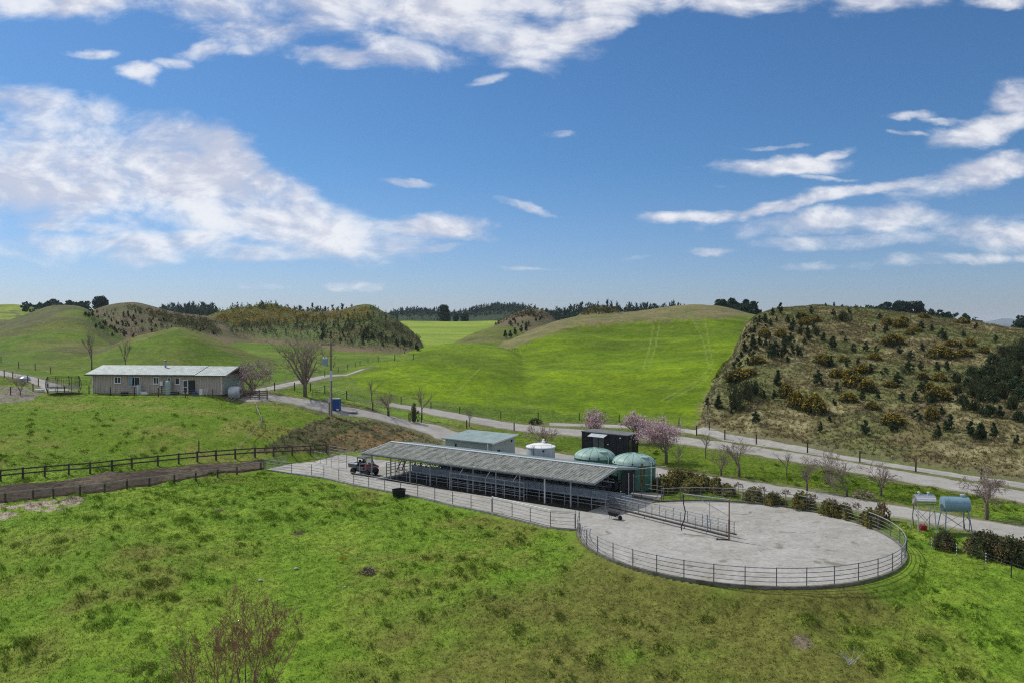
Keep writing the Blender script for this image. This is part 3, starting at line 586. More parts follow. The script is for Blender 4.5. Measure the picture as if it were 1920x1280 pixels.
grass('dry_grass', 'long dead grass and low scrub on the cut clay bank', 7000, 84, 104, [0], 7, .26, .09, .95, cond=lambda x, y, cl, cc: (cc[:, 1] < cc[:, 0] * 1.15) & (x < -8) & (x > -36) & (y > 86), u=.4)
# ------------------------------------------------------------------ plants
def bare(seed, h, th, r0, nmain, spread, levels=4, nch=5, droop=0.0, up=.35, stems=1, jit=.16, ln=.62, rmin=.012, shr=.55, bs=.12):
    g = random.Random(seed); trunk = []; crown = []; tips = []
    def grow(p, d, L, r, lv, out):
        ns = 3 if lv < 3 else 2; q = p
        pts = []
        for k in range(ns):
            d = (d + Vector((g.gauss(0, jit), g.gauss(0, jit), g.gauss(0, jit * .6) + up * .12 - droop * .1 * lv))).normalized()
            n = q + d * (L / ns); ra = max(rmin, r * (1 - .5 * k / ns)); rb = max(rmin, r * (1 - .5 * (k + 1) / ns))
            out.append((*q, *n, ra, rb)); pts.append((n.copy(), d.copy(), rb)); q = n
        if lv >= levels: tips.append(tuple(q)); return
        for c in range(nch + (1 if lv < 2 else 0)):
            b, bd, br = pts[min(ns - 1, int(g.random() ** .7 * ns))]
            ax = bd.orthogonal().normalized(); ax.rotate(Matrix.Rotation(g.uniform(0, 6.283), 3, bd)); ang = g.uniform(.35, .85) * spread
            nd = (bd * math.cos(ang) + ax * math.sin(ang) + Vector((0, 0, up * .3))).normalized()
            grow(b - bd * g.uniform(0, L / ns * .8), nd, L * ln * g.uniform(.7, 1.2), br * shr, lv + 1, crown)
    for s in range(stems):
        a = g.uniform(0, 6.28); tl = 0 if stems == 1 else g.uniform(.1, .6) * spread
        d0 = Vector((math.cos(a) * math.sin(tl), math.sin(a) * math.sin(tl), math.cos(tl))); p0 = Vector((g.gauss(0, bs), g.gauss(0, bs), -.1)) if stems > 1 else Vector((0, 0, -.15))
        if th > 0:
            q = p0 + d0 * th; trunk.append((*p0, *q, r0 * 1.25, r0))
        else: q = p0
        for m in range(nmain):
            a = 6.283 * (m + g.uniform(-.3, .3)) / nmain; tl2 = g.uniform(.25, 1.0) * spread * .8 if m else .08
            d = (d0 + Vector((math.cos(a) * math.sin(tl2), math.sin(a) * math.sin(tl2), 0))).normalized() if stems == 1 else d0
            grow(q - d0 * g.uniform(0, th * .25), d, (h - th) * .55 * g.uniform(.8, 1.05), r0 * .62, 1, crown)
    zmax = max(max(s[2], s[5]) for s in crown); k = h / zmax
    sc = lambda S: [tuple(v * k for v in s[:6]) + s[6:] for s in S]
    return sc(trunk), sc(crown), np.array(tips) * k
def make_tree(name, label, cat, loc, T, mt='bark', mc='twig', blossom=0, bs=.16, group=None, rz=0, bmat='blossom', bstd=.12, low=0.0):
    tr, cr, tips = T; o = thing(name, label, cat, loc, rz, group)
    if tr: np_mesh('trunk', *tubes_np(tr, 7), M[mt], o)
    np_mesh('crown', *tubes_np(cr, 4), M[mc], o)
    if blossom:
        g = np.random.default_rng(len(cr)); P = tips[g.integers(0, len(tips), blossom)] + g.normal(0, bstd, (blossom, 3))
        if low: P = P[P[:, 2] > low]
        np_mesh('blossom', *cards(P, bs, g), M[bmat], o)
    return o
big = bare(3, 9.0, 1.6, .26, 8, 1.3, 5, 4, 0, .30, rmin=.011, jit=.09, ln=.55, shr=.5)
make_tree('bare_tree', 'large leafless grey tree in front of the drive beside the utility pole', 'tree', on(572, 743), big)
orch = [bare(s, 3.4, .8, .09, 4, 1.05, 4, 4, .1, .3, rmin=.008) for s in (11, 12, 13)]
multi = bare(15, 4.0, .0, .09, 1, .9, 4, 4, 0, .25, stems=5, rmin=.008)
slim = bare(17, 2.8, .9, .05, 4, .75, 3, 4, 0, .4, rmin=.008)
lean = bare(19, 4.0, .7, .10, 3, 1.3, 4, 4, .2, .1, rmin=.011)
OT = [(1386, 893, 'orch', 0, 1.28, 'bushiest rounded bare tree on the lawn between the two gravel roads', 0), (1352, 891, 'orch', 1, .92, 'slender bare tree just left of the bushiest bare tree on the lawn', 0),
 (1475, 892, 'slim', 0, 1.0, 'small thin reddish bare tree alone in the middle of the lawn', 0), (1513, 921, 'orch', 2, 1.0, 'spindly bare vase shaped tree low on the lawn above the shrubs', 0),
 (1556, 908, 'multi', 0, .95, 'many stemmed bare tree on a brown earth patch on the lawn', 0), (1588, 930, 'lean', 0, .95, 'leaning bare grey tree sprawling over the lawn near the yard road', 0),
 (1652, 929, 'orch', 1, 1.05, 'bare forked tree with faint pink buds at the right end of the lawn', 250), (1323, 858, 'slim', 0, 1.15, 'pale slim leafless tree by the roadside right of the pink blossom tree', 0), (1272, 881, 'slim', 0, 1.1, 'slim twiggy tree beside the gravel strip right of the green tanks', 0),
 (697, 752, 'slim', 0, 1.3, 'small bare tree at the foot of the big green hill by the corner post', 0), (729, 780, 'orch', 0, 1.15, 'bare bushy tree beside the drive right of the blue cabinet', 0), (791, 786, 'slim', 0, 1.7, 'upright bare tree between the drive and the gravel road', 0), (880, 800, 'slim', 0, 1.0, 'tiny bare tree by the fence above the pale green shed', 0)]
mk = {}
for (x, y, kind, v, s, lb, bl) in OT:
    T = {'orch': orch[v], 'multi': multi, 'slim': slim, 'lean': lean}[kind]; key = (kind, v, bl)
    if key not in mk:
        mk[key] = make_tree('bare_tree', lb, 'tree', on(x, y), T, blossom=bl, bs=.09, group='bare trees on the lawn and roadsides'); mk[key].scale = (s, s, s)
    else: copy_thing(mk[key], on(x, y), random.uniform(0, 6), s, lb)
bt = bare(23, 5.2, 1.2, .16, 5, 1.3, 5, 4, 0, .22, rmin=.011)
make_tree('blossom_tree', 'wide spreading pink blossom tree right of the black container', 'tree', on(1249, 867), bt, blossom=5200, bs=.12, bstd=.2, low=2.2)
bu = bare(25, 4.2, .3, .12, 5, .75, 4, 5, 0, .5, rmin=.012)
o = make_tree('blossom_tree', 'upright pink blossom tree behind the left end of the black container', 'tree', on(1111, 826), bu, blossom=2600, bs=.13, bstd=.12)
copy_thing(o, on(1196, 831), 2.0, (1.2, 1.2, .98), 'paler blossom tree between the black container and the spreading blossom tree')
bv = bare(27, 3.2, .2, .07, 5, .95, 4, 4, 0, .35, rmin=.011)
make_tree('blossom_tree', 'low twiggy plum tree with lilac buds behind the silver tank', 'tree', on(1021, 838), bv, blossom=500, bs=.10)
bh = bare(29, 4.9, .7, .16, 5, 1.3, 5, 4, .05, .15, rmin=.013)
make_tree('blossom_tree', 'broad pinkish blossom tree beside the garage end of the house', 'tree', on(473, 738), bh, blossom=1500, bs=.11, bstd=.2)
br_ = bare(31, 4.0, 1.3, .13, 3, 1.35, 5, 4, 0, .1, rmin=.011)
make_tree('blossom_tree', 'open branched tree with faint pink buds right of the blue fuel tank', 'tree', on(1850, 973), br_, blossom=900, bs=.06)
pop = bare(33, 6.8, 1.5, .10, 6, .42, 4, 5, 0, .9, rmin=.006, ln=.42)
p0 = make_tree('poplar', 'narrow bare poplar behind the left end of the house', 'tree', on(172, 692), pop)
copy_thing(p0, on(235, 690), 2, (.75, .75, .72), 'fainter slim bare poplar behind the house left of the chimney')
gb = on(45, 735)
make_tree('bare_tree', 'small dark leafless tree in front of the dirt patch by the trampoline', 'tree', on(38, 740), bare(35, 2.9, .6, .07, 4, 1.1, 4, 4, 0, .2, rmin=.012))
# the reddish bush close to the camera
fb = bare(43, 7.6, 2.4, .036, 1, 1.0, 4, 5, 0, .32, stems=26, rmin=.0062, ln=.42, bs=.8)
p = on(425, 1279); q = on(425, 1279)
make_tree('bare_bush', 'leafless bush of reddish twigs at the bottom of the near slope', 'bush', (q.x * .93, q.y * .93, q.z - 1.9), fb, 'bark', 'redtwig')

# saplings
def sapling(seed, h=2.2, w=.62, n=820):
    g = np.random.default_rng(seed); k = 20; P = []; tz = g.uniform(.10, .97, k); tz[0] = .98; aa = g.uniform(0, 6.283, k); lop = g.uniform(-.12, .12, 2)
    for j in range(k):
        t = tz[j]; rr = w * (math.sin(min(1, t * .8 + .22) * math.pi) ** .7) * g.uniform(.25, .85); c = np.array([rr * math.cos(aa[j]) + lop[0] * t, rr * math.sin(aa[j]) + lop[1] * t, t * h * .88]); m = n // k
        P.append(c + g.normal(0, 1, (m, 3)) * np.array([.13, .13, .12]) * (1.3 - t))
    P = np.concatenate(P); V, Fc = blades(P, 0.27 * g.uniform(.6, 1.4, len(P)), .115 * g.uniform(.7, 1.4, len(P)), .8 + 0 * P[:, 0], g)
    return np_mesh('crown', V, Fc, M['pine'], link=False)
def dome(seed, w, h, n, size, top=None):
    g = np.random.default_rng(seed); a = g.uniform(0, 6.283, n); c = g.uniform(0, 1, n); rr = g.uniform(.45, 1, n) ** .5
    lob = 1 + .25 * np.sin(3 * a + seed) + .18 * np.sin(7 * a + 2 * seed + c * 4)
    s = np.sqrt(1 - c * c); P = np.stack([w * .5 * s * np.cos(a) * rr * lob, w * .5 * s * np.sin(a) * rr * lob, h * (c * rr * (1 + .12 * np.sin(5 * a))) + .05], 1)
    V, Fc = cards(P, size, g); return V, Fc, P
stemM = MB().tube((0, 0, -.2), (0, 0, .7), .05, .035, 5).build('trunk', M['bark']); stem_me = stemM.data; bpy.data.objects.remove(stemM)
SAP = [sapling(s, 2.2, w) for s, w in ((1, .60), (2, .75), (3, .5), (4, .95), (5, .66), (6, .8), (7, .55))]
def put(me_list, name, label, cat, loc, sc, group, rz=None):
    o = thing(name, label, cat, loc, random.uniform(0, 6) if rz is None else rz, group); o.scale = sc
    for nm, me in me_list:
        c = bpy.data.objects.new(nm, me); C.objects.link(c); c.parent = o
    return o
Z4 = lambda X_, Y_: (1300 + X_ / 3.048, 540 + Y_ / 3.048)
SP = [(135,510,25),(250,470,80),(78,675,55),(145,690,85),(215,715,30),(357,770,75),(400,628,50),(462,640,65),(485,560,100),(295,370,70),(325,260,40),(345,350,90),(330,395,60),(357,215,50),(378,200,45),(412,200,55),(455,160,50),(495,150,70),(475,190,30),(443,400,90),(470,390,90),(515,395,90),(552,330,80),(560,390,70),(597,390,70),(625,200,55),(605,270,50),(635,320,40),(655,280,70),(710,280,40),(745,305,55),(795,355,85),(850,275,30),(855,190,55),(712,555,95),(790,450,70),(870,310,40),(915,370,60),(985,360,60),(1045,370,45),(1100,260,60),(1035,250,45),(1065,180,40),(1300,250,65),(1365,250,45),(1425,300,75),(1240,410,60),(1230,485,80),(1165,560,90),(1300,470,60),(1390,470,55),(1310,360,50),(1545,280,40),(1615,235,40),(1730,310,45),(1095,500,50),(1300,595,65),(970,640,60),(825,590,60),(805,670,40),(1055,640,55),(1190,645,60),(1270,650,65),(1275,760,75),(985,840,95),(725,820,60),(1145,820,70),(1395,860,85),(1465,820,110),(1360,670,80),(1580,850,100),(1640,870,110),(1715,850,90),(1650,730,60),(1680,740,80),(1750,740,80),(1850,890,60),(1490,540,60),(780,765,40),(465,104,24),(675,150,50),(757,106,22),(805,107,28),(850,110,16),(927,116,22),(1330,560,50),(1450,470,60),(1530,350,45),(660,300,60),(690,235,45),(560,250,60),(540,200,50),(420,330,60),(890,150,35),(800,160,45),(1130,340,50),(1180,380,60),(1010,480,55),(940,440,50),(875,450,45),(1500,620,60),(1560,700,70),(1420,730,60),(350,260,50),(410,250,45),(300,300,50),(380,330,55),(520,330,60),(570,220,50),(620,250,50),(600,180,45),(440,220,50),(310,440,50),(275,400,45),(540,430,50)]
ns = 0
for (a, b, h) in SP:
    x, y = Z4(a, b); p = on(x, y); hm = h / 3.048 / F * p.y * 1.02; s = max(.35, hm / 2.3)
    lb = 'young dark green pine sapling scattered on the brown dry hillside' if b > 125 else 'tiny pine standing on the skyline of the dry hillside'
    put([('trunk', stem_me), ('crown', random.choice(SAP))], 'pine_sapling', lb, 'sapling', p, (s * random.uniform(.9, 1.3), s * random.uniform(.9, 1.3), s), 'pine saplings on the dry hillside' if b > 125 else 'saplings on the skyline of the dry hillside'); ns += 1
# gorse
def gorse_me(seed, w, h, n=1000, nf=560):
    V, Fc, P = dome(seed, w, h, n, .24); g = np.random.default_rng(seed + 50)
    top = P[P[:, 2] > h * .3]; Q_ = top[g.integers(0, len(top), nf)] * 1.05 + g.normal(0, .06, (nf, 3)); Q_ = Q_[vnoise(Q_[:, 0] * 2 + seed, Q_[:, 1] * 2, seed) > .26]
    V2, F2 = cards(Q_, .20, g)
    return [('foliage', np_mesh('foliage', V, Fc, M['gorse'], link=False)), ('blossom', np_mesh('blossom', V2, F2, M['gorseflower'], link=False))]
GM = [gorse_me(s, 2.4, 1.5) for s in (1, 2, 3, 4)]
GS = [(270,520,150,60),(360,430,90,40),(530,620,90,70),(590,680,90,90),(690,710,140,100),(740,430,90,50),(820,510,80,45),(890,520,100,55),(960,480,100,45),(920,560,120,65),(990,590,100,65),(890,650,90,55),(1025,690,70,45),(1140,325,120,60),(1240,270,50,36),(1110,210,60,40),(1180,225,80,45),(1280,250,60,30),(1420,400,140,65),(1540,390,90,40),(1585,330,60,40),(1480,330,80,30),(1310,520,60,40),(1130,560,80,30),(1400,640,130,75),(1495,590,60,40),(1360,750,80,65),(1140,780,120,65),(640,210,70,40),(700,195,60,36),(410,280,70,45),(500,280,60,45),(1410,530,80,45),(1200,190,60,26),(1320,170,60,24),(1450,170,60,22),(1540,200,70,26),(1040,410,70,40),(860,420,60,30),(1350,580,60,40),(620,170,60,30),(1660,370,60,36),(320,500,80,40),(230,540,80,40)]
for i, (a, b, w, h) in enumerate(GS):
    x, y = Z4(a, b); p = on(x, y); k = p.y / F / 3.048; sx = w * k / 2.4; sz = h * k / 1.5
    lb = 'largest round gorse bush with yellow flowers low on the dry hillside' if i == 4 else 'yellow flowering gorse bush on the brown dry hillside'
    put(GM[i % 4], 'gorse_bush', lb, 'bush', p, (sx, sx, sz), None if i == 4 else 'gorse bushes on the dry hillside')
# dark scrub
def shrub_me(seed, w, h, n, size, m='shrub', nm='foliage'):
    V, Fc, P = dome(seed, w, h, n, size); return [(nm, np_mesh(nm, V, Fc, M[m], link=False))]
def tall_shrub(seed, n=1500):
    g = np.random.default_rng(seed); k = 14; c = g.normal(0, .55, (k, 2)); hh = g.uniform(1.4, 3.0, k)
    P = []
    for j in range(k):
        m = n // k; t = g.uniform(.05, 1, m); r = .34 * np.sin(np.clip(t, 0, 1) * 2.9) + .05; a = g.uniform(0, 6.283, m)
        P.append(np.stack([c[j, 0] + r * np.cos(a), c[j, 1] + r * np.sin(a), t * hh[j]], 1))
    P = np.concatenate(P); V, Fc = blades(P, .34 * g.uniform(.6, 1.3, len(P)), .11 + 0 * P[:, 0], .5 + 0 * P[:, 0], g)
    return [('foliage', np_mesh('foliage', V, Fc, M['shrub'], link=False))]
SH = [tall_shrub(s) for s in (1, 2, 3)]; DMS = [shrub_me(s, 2.2, 2.3, 900, .26, 'pine') for s in (31, 32, 33)]
DS = [(1840,400,90,90),(1780,420,80,80),(1725,440,70,75),(1870,440,100,110),(1800,480,90,95),(1745,500,85,85),(1690,500,70,70),(1860,520,100,100),(1640,520,70,70),(1790,560,100,95),(1720,570,90,85),(1660,590,80,80),(1600,500,55,60),(1620,570,60,70),(1840,590,100,95),(1760,630,90,90),(1690,650,80,85),(1630,640,70,80),(1570,560,50,60),(1580,620,60,70),(1870,650,80,90),(1820,690,70,70),(1540,660,55,60),(1600,700,60,65),(1700,720,60,60),(1520,600,45,50),(1870,760,60,70),(1880,350,70,60),(1770,370,50,45),(1500,540,45,50)]
for i, (a, b, w, h) in enumerate(DS):
    x, y = Z4(a + random.uniform(-12, 12), b); p = on(x, y); k = p.y / F / 3.048
    put(SH[i % 3] if i % 2 else DMS[i % 3], 'dark_shrub', 'dark evergreen shrub in the thicket at the right of the dry hillside', 'shrub', p, (w * k / 2.0, w * k / 2.0, h * k / 2.6), 'dark shrubs of the hillside thicket')
for (a, b, w, h, lb) in ((245,700,110,150,'tall dark shrub at the lower left corner of the dry hillside'), (300,640,110,110,'dark shrub behind the tall one at the left corner of the dry hillside'), (345,610,70,80,'small dark shrub at the upper end of the left corner group'), (860,195,70,60,'rounded dark shrub high on the dry hillside'), (1640,860,70,90,'grey green loose shrub low on the dry hillside right of the saplings'), (700,270,60,50,'low dark bush among the saplings at the upper left of the dry hillside')):
    x, y = Z4(a, b); p = on(x, y); k = p.y / F / 3.048; put(random.choice(SH), 'dark_shrub', lb, 'shrub', p, (w * k / 2.2, w * k / 2.2, h * k / 2.8), None)
# saplings on the left ridges: some as individuals, the rest one mass
def region(n, poly, seed, rows=0):
    g = random.Random(seed); xs = [p[0] for p in poly]; ys = [p[1] for p in poly]; out = []
    while len(out) < n:
        x, y = g.uniform(min(xs), max(xs)), g.uniform(min(ys), max(ys))
        if inpoly(np.array([x]), np.array([y]), poly)[0]: out.append(on(x, y))
    return out
S1 = region(90, [(152, 592), (200, 578), (300, 590), (400, 612), (412, 632), (330, 614), (250, 634), (196, 630)], 1)
S2 = region(58, [(600, 610), (680, 615), (760, 640), (790, 655), (775, 660), (690, 648), (600, 640)], 2)
S3 = region(24, [(925, 612), (960, 594), (1000, 584), (1030, 594), (990, 614)], 3)
for S, lb, gr, hs in ((S1, 'small dark sapling in rows on the brown ridge behind the house', 'saplings on the brown ridge', 1.45), (S2, 'small dark sapling on the pinkish bare slope below the gorse ridge', 'saplings below the gorse ridge', 1.9), (S3, 'small dark sapling on the pointed brown knoll', 'saplings on the pointed brown knoll', 2.4)):
    for p in S:
        s = hs / 2.3 * random.uniform(.55, 1.1); put([('trunk', stem_me), ('crown', random.choice(SAP))], 'pine_sapling', lb, 'sapling', p, (s * 1.15, s * 1.15, s), gr)
for x, y in ((947, 634), (957, 633), (966, 628), (977, 623), (987, 620)):
    p = on(x, y); put([('trunk', stem_me), ('crown', random.choice(SAP))], 'pine_sapling', 'small dark pine at the left edge of the brown top of the big green hill', 'sapling', p, (1.2, 1.2, 1.25), 'small pines at the left edge of the big green hill')
# masses: gorse ridge scrub, treelines, forests
def mass(name, label, P, h, w, mt, n, cat, conical=True, seed=1):
    g = np.random.default_rng(seed); P = np.asarray(P); m = len(P); t = g.uniform(.05, 1, (m, n)); a = g.uniform(0, 6.283, (m, n)); hh = h * g.uniform(.65, 1.15, (m, 1)); ww = w * g.uniform(.7, 1.2, (m, 1))
    rr = ww * ((1 - t) ** .8 if conical else np.sqrt(np.clip(1 - (t * 1.1 - .1) ** 2, 0, 1))) * g.uniform(.5, 1, (m, n))
    B = np.stack([P[:, None, 0] + rr * np.cos(a), P[:, None, 1] + rr * np.sin(a), P[:, None, 2] + t * hh], -1).reshape(-1, 3); s = np.repeat((hh * .2), n, 1).ravel()
    V, Fc = blades(B, s * g.uniform(.7, 1.4, len(B)), s * .6, .9 + 0 * s, g) if conical else cards(B, s * 1.3, g)
    return tag(np_mesh(name, V, Fc, M[mt]), label, cat, None, 'stuff')
def region_np(n, poly, seed): return np.array([tuple(p) for p in region(n, poly, seed)])
ridge = [(385, 600), (440, 580), (500, 573), (540, 581), (640, 583), (690, 576), (740, 598), (788, 636), (770, 650), (700, 632), (600, 618), (440, 614)]
mass('gorse_scrub', 'continuous olive gorse scrub covering the ridge beyond the green valley', region_np(760, ridge, 5), 1.2, 1.5, 'gorse', 24, 'gorse', False, 5)
mass('gorse_scrub', 'yellow gorse flowers spread over the scrub ridge', region_np(1000, [(385, 600), (440, 580), (500, 573), (540, 581), (640, 583), (690, 577), (700, 600), (640, 605), (440, 610)], 6), 1.5, 1.4, 'gorseflower', 6, 'gorse', False, 6)
mass('young_pines', 'dense young pines mixed through the gorse ridge', region_np(330, [(420, 615), (500, 605), (560, 600), (640, 590), (700, 580), (745, 605), (790, 645), (775, 658), (700, 645), (600, 634), (440, 628)], 7), 2.1, .7, 'pine', 34, 'pines', True, 7)
mass('young_pines', 'dark young pines along the crest of the brown and gorse ridges', region_np(90, [(330, 589), (400, 590), (440, 577), (500, 573), (512, 571), (540, 578), (545, 584), (440, 584), (380, 597)], 17), 2.2, .9, 'pine', 34, 'pines', True, 17)
mass('young_pines', 'rows of many small saplings filling the brown ridge behind the house', region_np(420, [(152, 592), (200, 578), (300, 590), (400, 612), (412, 634), (330, 616), (250, 636), (196, 632)], 27), 1.15, .42, 'pine', 14, 'pines', True, 27)
mass('young_pines', 'small saplings filling the pinkish slope below the gorse ridge', region_np(150, [(420, 620), (520, 626), (600, 632), (700, 650), (785, 668), (700, 658), (600, 646), (440, 632)], 28), 1.8, .6, 'pine', 14, 'pines', True, 28)
mass('gorse_scrub', 'brown gorse patches along the crest of the sapling ridge', region_np(260, [(225, 575), (300, 585), (400, 605), (415, 630), (340, 612), (260, 585)], 8), 1.5, 1.3, 'gorse', 18, 'gorse', False, 8)
mass('gorse_scrub', 'olive gorse on the pointed knoll and the scrubby knob on the skyline', np.concatenate([region_np(90, [(915, 614), (960, 592), (990, 583), (1035, 592), (1020, 600), (985, 592)], 9), region_np(110, [(1085, 592), (1110, 579), (1140, 578), (1165, 588)], 10)]), 2.2, 1.6, 'gorse', 18, 'gorse', False, 9)
def band(n, pts, seed, tall, dj=25):           # trees whose tops reach the given skyline
    g = random.Random(seed); P = []
    for _ in range(n):
        x = g.uniform(pts[0][0], pts[-1][0]); top = np.interp(x, [p[0] for p in pts], [p[1] for p in pts]); d = np.interp(x, [p[0] for p in pts], [p[2] for p in pts]) + g.uniform(-dj, dj)
        p = at(x, top, d); P.append((p.x, p.y, p.z - tall * g.uniform(.9, 1.12)))
    return np.array(P)
def band2(n, pts, seed, tall, depth):           # a wood with its front rows standing lower than the skyline
    g = random.Random(seed); P = []
    for _ in range(n):
        x = g.uniform(pts[0][0], pts[-1][0]); f = g.random(); top = np.interp(x, [p[0] for p in pts], [p[1] for p in pts]) + f * depth; d = np.interp(x, [p[0] for p in pts], [p[2] for p in pts]) * (1 - .18 * f)
        p = at(x, top, d); P.append((p.x, p.y, p.z - tall))
    return np.array(P)
mass('forest', 'dark blue green pine forest on the far ridge behind the bright field', band2(3600, [(716, 590, 950), (740, 581, 950), (770, 577, 950), (800, 577, 950), (850, 583, 960), (880, 578, 1000), (910, 571, 1000), (945, 568, 1000), (985, 571, 1000), (1010, 577, 1000), (1045, 586, 980)], 11, 12, 24), 12, 3.6, 'pinefar', 24, 'forest', True, 11)
mass('forest', 'dark pine treeline on the skyline between the pointed knoll and the big green hill', band2(420, [(1000, 586, 640), (1040, 580, 640), (1075, 574, 620), (1120, 567, 620), (1180, 571, 620), (1230, 569, 620), (1268, 569, 620), (1290, 577, 620)], 12, 8, 18), 9, 2.4, 'pinefar', 36, 'forest', True, 12)
mass('forest', 'distant pine plantation between the brown ridge and the gorse ridge', band2(260, [(300, 574, 760), (330, 570, 760), (370, 569, 760), (410, 574, 760)], 13, 14, 16), 14, 4.0, 'pinefar', 40, 'forest', True, 13)
mass('treeline', 'row of dark pines on the skyline behind the gorse ridge', band2(70, [(525, 579, 420), (545, 574, 420), (580, 572, 420), (620, 573, 420), (650, 573, 420), (668, 573, 420)], 14, 6, 12), 6, 1.7, 'pinefar', 44, 'trees', True, 14)
mass('treeline', 'row of dark trees on the skyline at the far left', band2(60, [(45, 571, 470), (70, 566, 470), (105, 564, 470), (130, 566, 470), (165, 570, 470)], 15, 6, 10), 7, 3.0, 'pinefar', 44, 'trees', False, 15)
mass('treeline', 'low dark bushes and pines where the dry hillside meets the big green hill', band2(70, [(1340, 573, 330), (1365, 567, 330), (1395, 567, 330), (1420, 573, 330)], 16, 6, 14), 7, 2.6, 'pinefar', 44, 'trees', False, 16)
mass('treeline', 'dark trees lining the skyline at the far right of the dry hillside', np.concatenate([band2(60, [(1600, 577, 430), (1630, 574, 430), (1660, 572, 430)], 18, 8, 12), band2(40, [(1735, 594, 420), (1780, 597, 420), (1840, 607, 420)], 19, 5, 8)]), 8, 3.0, 'pinefar', 40, 'trees', False, 18)
# single far trees
def lobed(seed, w, h, n, lobes, conical=False):
    g = np.random.default_rng(seed); P = []
    for k in range(lobes):
        a = g.uniform(0, 6.283); t = g.uniform(.12, .9); rr = w * .33 * (1 - t * .75 if conical else math.sin(min(1, t + .15) * 2.6)); c = np.array([rr * math.cos(a), rr * math.sin(a), h * t])
        q = g.normal(size=(n // lobes, 3)); q /= np.linalg.norm(q, axis=1)[:, None]; P.append(c + q * np.array([w * .24, w * .24, h * .13]) * g.uniform(.6, 1, (n // lobes, 1)))
    V, Fc = cards(np.concatenate(P), w * .075, g); return V, Fc
def big_tree(label, px, top, d, h, w, seed, conical=False, n=4200, lobes=30, name='pine_tree'):
    p = at(px, top, d); o = thing(name, label, 'tree', (p.x, p.y, p.z - h)); V, Fc = lobed(seed, w, h, n, lobes, conical)
    np_mesh('crown', V, Fc, M['pinefar'], o); MB().tube((0, 0, -4), (0, 0, h * .7), w * .035, w * .015, 6).build('trunk', M['bark'], o)
big_tree('lone bushy dark tree on the skyline left of the brown ridge', 188, 555, 430, 9, 8.0, 1)
big_tree('tall layered pine standing alone before the far forest', 832, 571, 620, 16, 12, 2, True)
big_tree('smaller rounded tree right of the tall lone pine', 871, 586, 620, 8, 7, 3)
big_tree('small tree between the tall lone pine and the knoll', 855, 591, 620, 6, 5, 4)
big_tree('largest rounded tree of the clump on the skyline behind the dry hillside', 1692, 562, 430, 13, 12, 5, name='tree')
big_tree('rounded tree at the right of the skyline clump behind the dry hillside', 1715, 565, 432, 12, 11, 6, name='tree')
big_tree('left tree of the skyline clump behind the dry hillside', 1664, 567, 428, 10, 10, 7, name='tree')
big_tree('dark tree cut off by the right edge of the picture on the skyline', 1921, 592, 300, 8, 8, 8, name='tree')
# blue far range
def far_range():
    n = 120; xs = np.linspace(1500, 2600, n); top = 600 + 5 * (fbm(xs / 50, xs * 0, 3, 5) - .5) * 2 + np.interp(xs, [1500, 1800, 1850, 1880, 1920, 2600], [16, 8, 2, -1, 2, -3])
    V = []; 
    for d, dz in ((9000, 0), (8500, -60), (10500, -300)):
        for x, t in zip(xs, top):
            q = at(x, t, 9000); k = d / 9000; V.append((q.x * k, d, (q.z + dz) if dz else q.z))
    V = np.array(V); I2 = np.arange(n); Fc = np.concatenate([np.stack([n + I2[:-1], n + I2[1:], I2[1:], I2[:-1]], 1), np.stack([I2[:-1], I2[1:], 2 * n + I2[1:], 2 * n + I2[:-1]], 1)])
    m = mat('far_hill_forest', (.03, .06, .05), .9, var=.3, scale=.01)
    tag(np_mesh('hill', V, Fc, m, None, None, True), 'blue hazy distant range low on the horizon at the far right', 'hill', None, 'structure')
far_range()
# garden shrubs by the yard railing
TU = [shrub_me(s, 1.5, 1.1, 1000, .17, 'tussock') for s in (1, 2, 3)]
GD_ = [(1246, 921, 2.2, 1.5, 'large olive shrub right beside the front green tank'), (1268, 913, 2.2, 1.7, 'tallest olive shrub of the hedge behind the yard railing'), (1296, 921, 1.9, 1.1, 'olive shrub under the left end of the yard gantry beam'), (1316, 917, 2.0, 1.4, 'olive shrub left of the young topiary behind the gantry'), (1342, 924, 1.2, 1.5, 'narrow upright dark shrub behind the gantry beam'), (1362, 927, 1.7, 1.0, 'low rounded shrub beside the gantry post'), (1290, 905, 1.8, 1.3, 'olive shrub at the back of the hedge by the gravel'),
 (1413, 937, 1.7, 1.1, 'first single olive tussock right of the gantry post behind the railing'), (1449, 944, 1.6, 1.0, 'second olive tussock from the gantry along the yard railing'), (1504, 951, 1.9, 1.3, 'dark olive tussock by the middle of the far railing'), (1556, 965, 1.5, 1.2, 'brownish tussock in the pair near the right of the far railing'), (1582, 969, 1.6, 1.1, 'green tussock in the pair near the right of the far railing'), (1633, 985, 1.7, 1.3, 'yellowish tussock at the right curve of the yard railing')]
for i, (x, y, w, h, lb) in enumerate(GD_):
    p = on(x, y); put(TU[i % 3], 'garden_shrub', lb, 'shrub', p, (w / 1.5, w / 1.5, h / 1.1), 'shrubs planted behind the yard railing')
put(shrub_me(9, 1.5, 1.1, 300, .2, 'redleaf'), 'garden_shrub', 'rusty brown leggy plant at the end of the yard shrubs', 'shrub', on(1654, 975), (.8, .8, 1.3), 'shrubs planted behind the yard railing')
def topiary(label, x, y, like=None):
    if like: return copy_thing(like, on(x, y), 1, 1, label)
    o = thing('young_tree', label, 'tree', on(x, y), 0, 'young standard trees behind the yard railing'); MB().tube((0, 0, -.1), (0, 0, 1.35), .025, .02, 5).build('trunk', M['bark'], o)
    V, Fc, P = dome(4, .8, .5, 90, .13); V[:, 2] += 1.15; np_mesh('crown', V, Fc, M['twig'], o); return o
t0 = topiary('thin young standard tree first to the right of the yard gantry', 1384, 939)
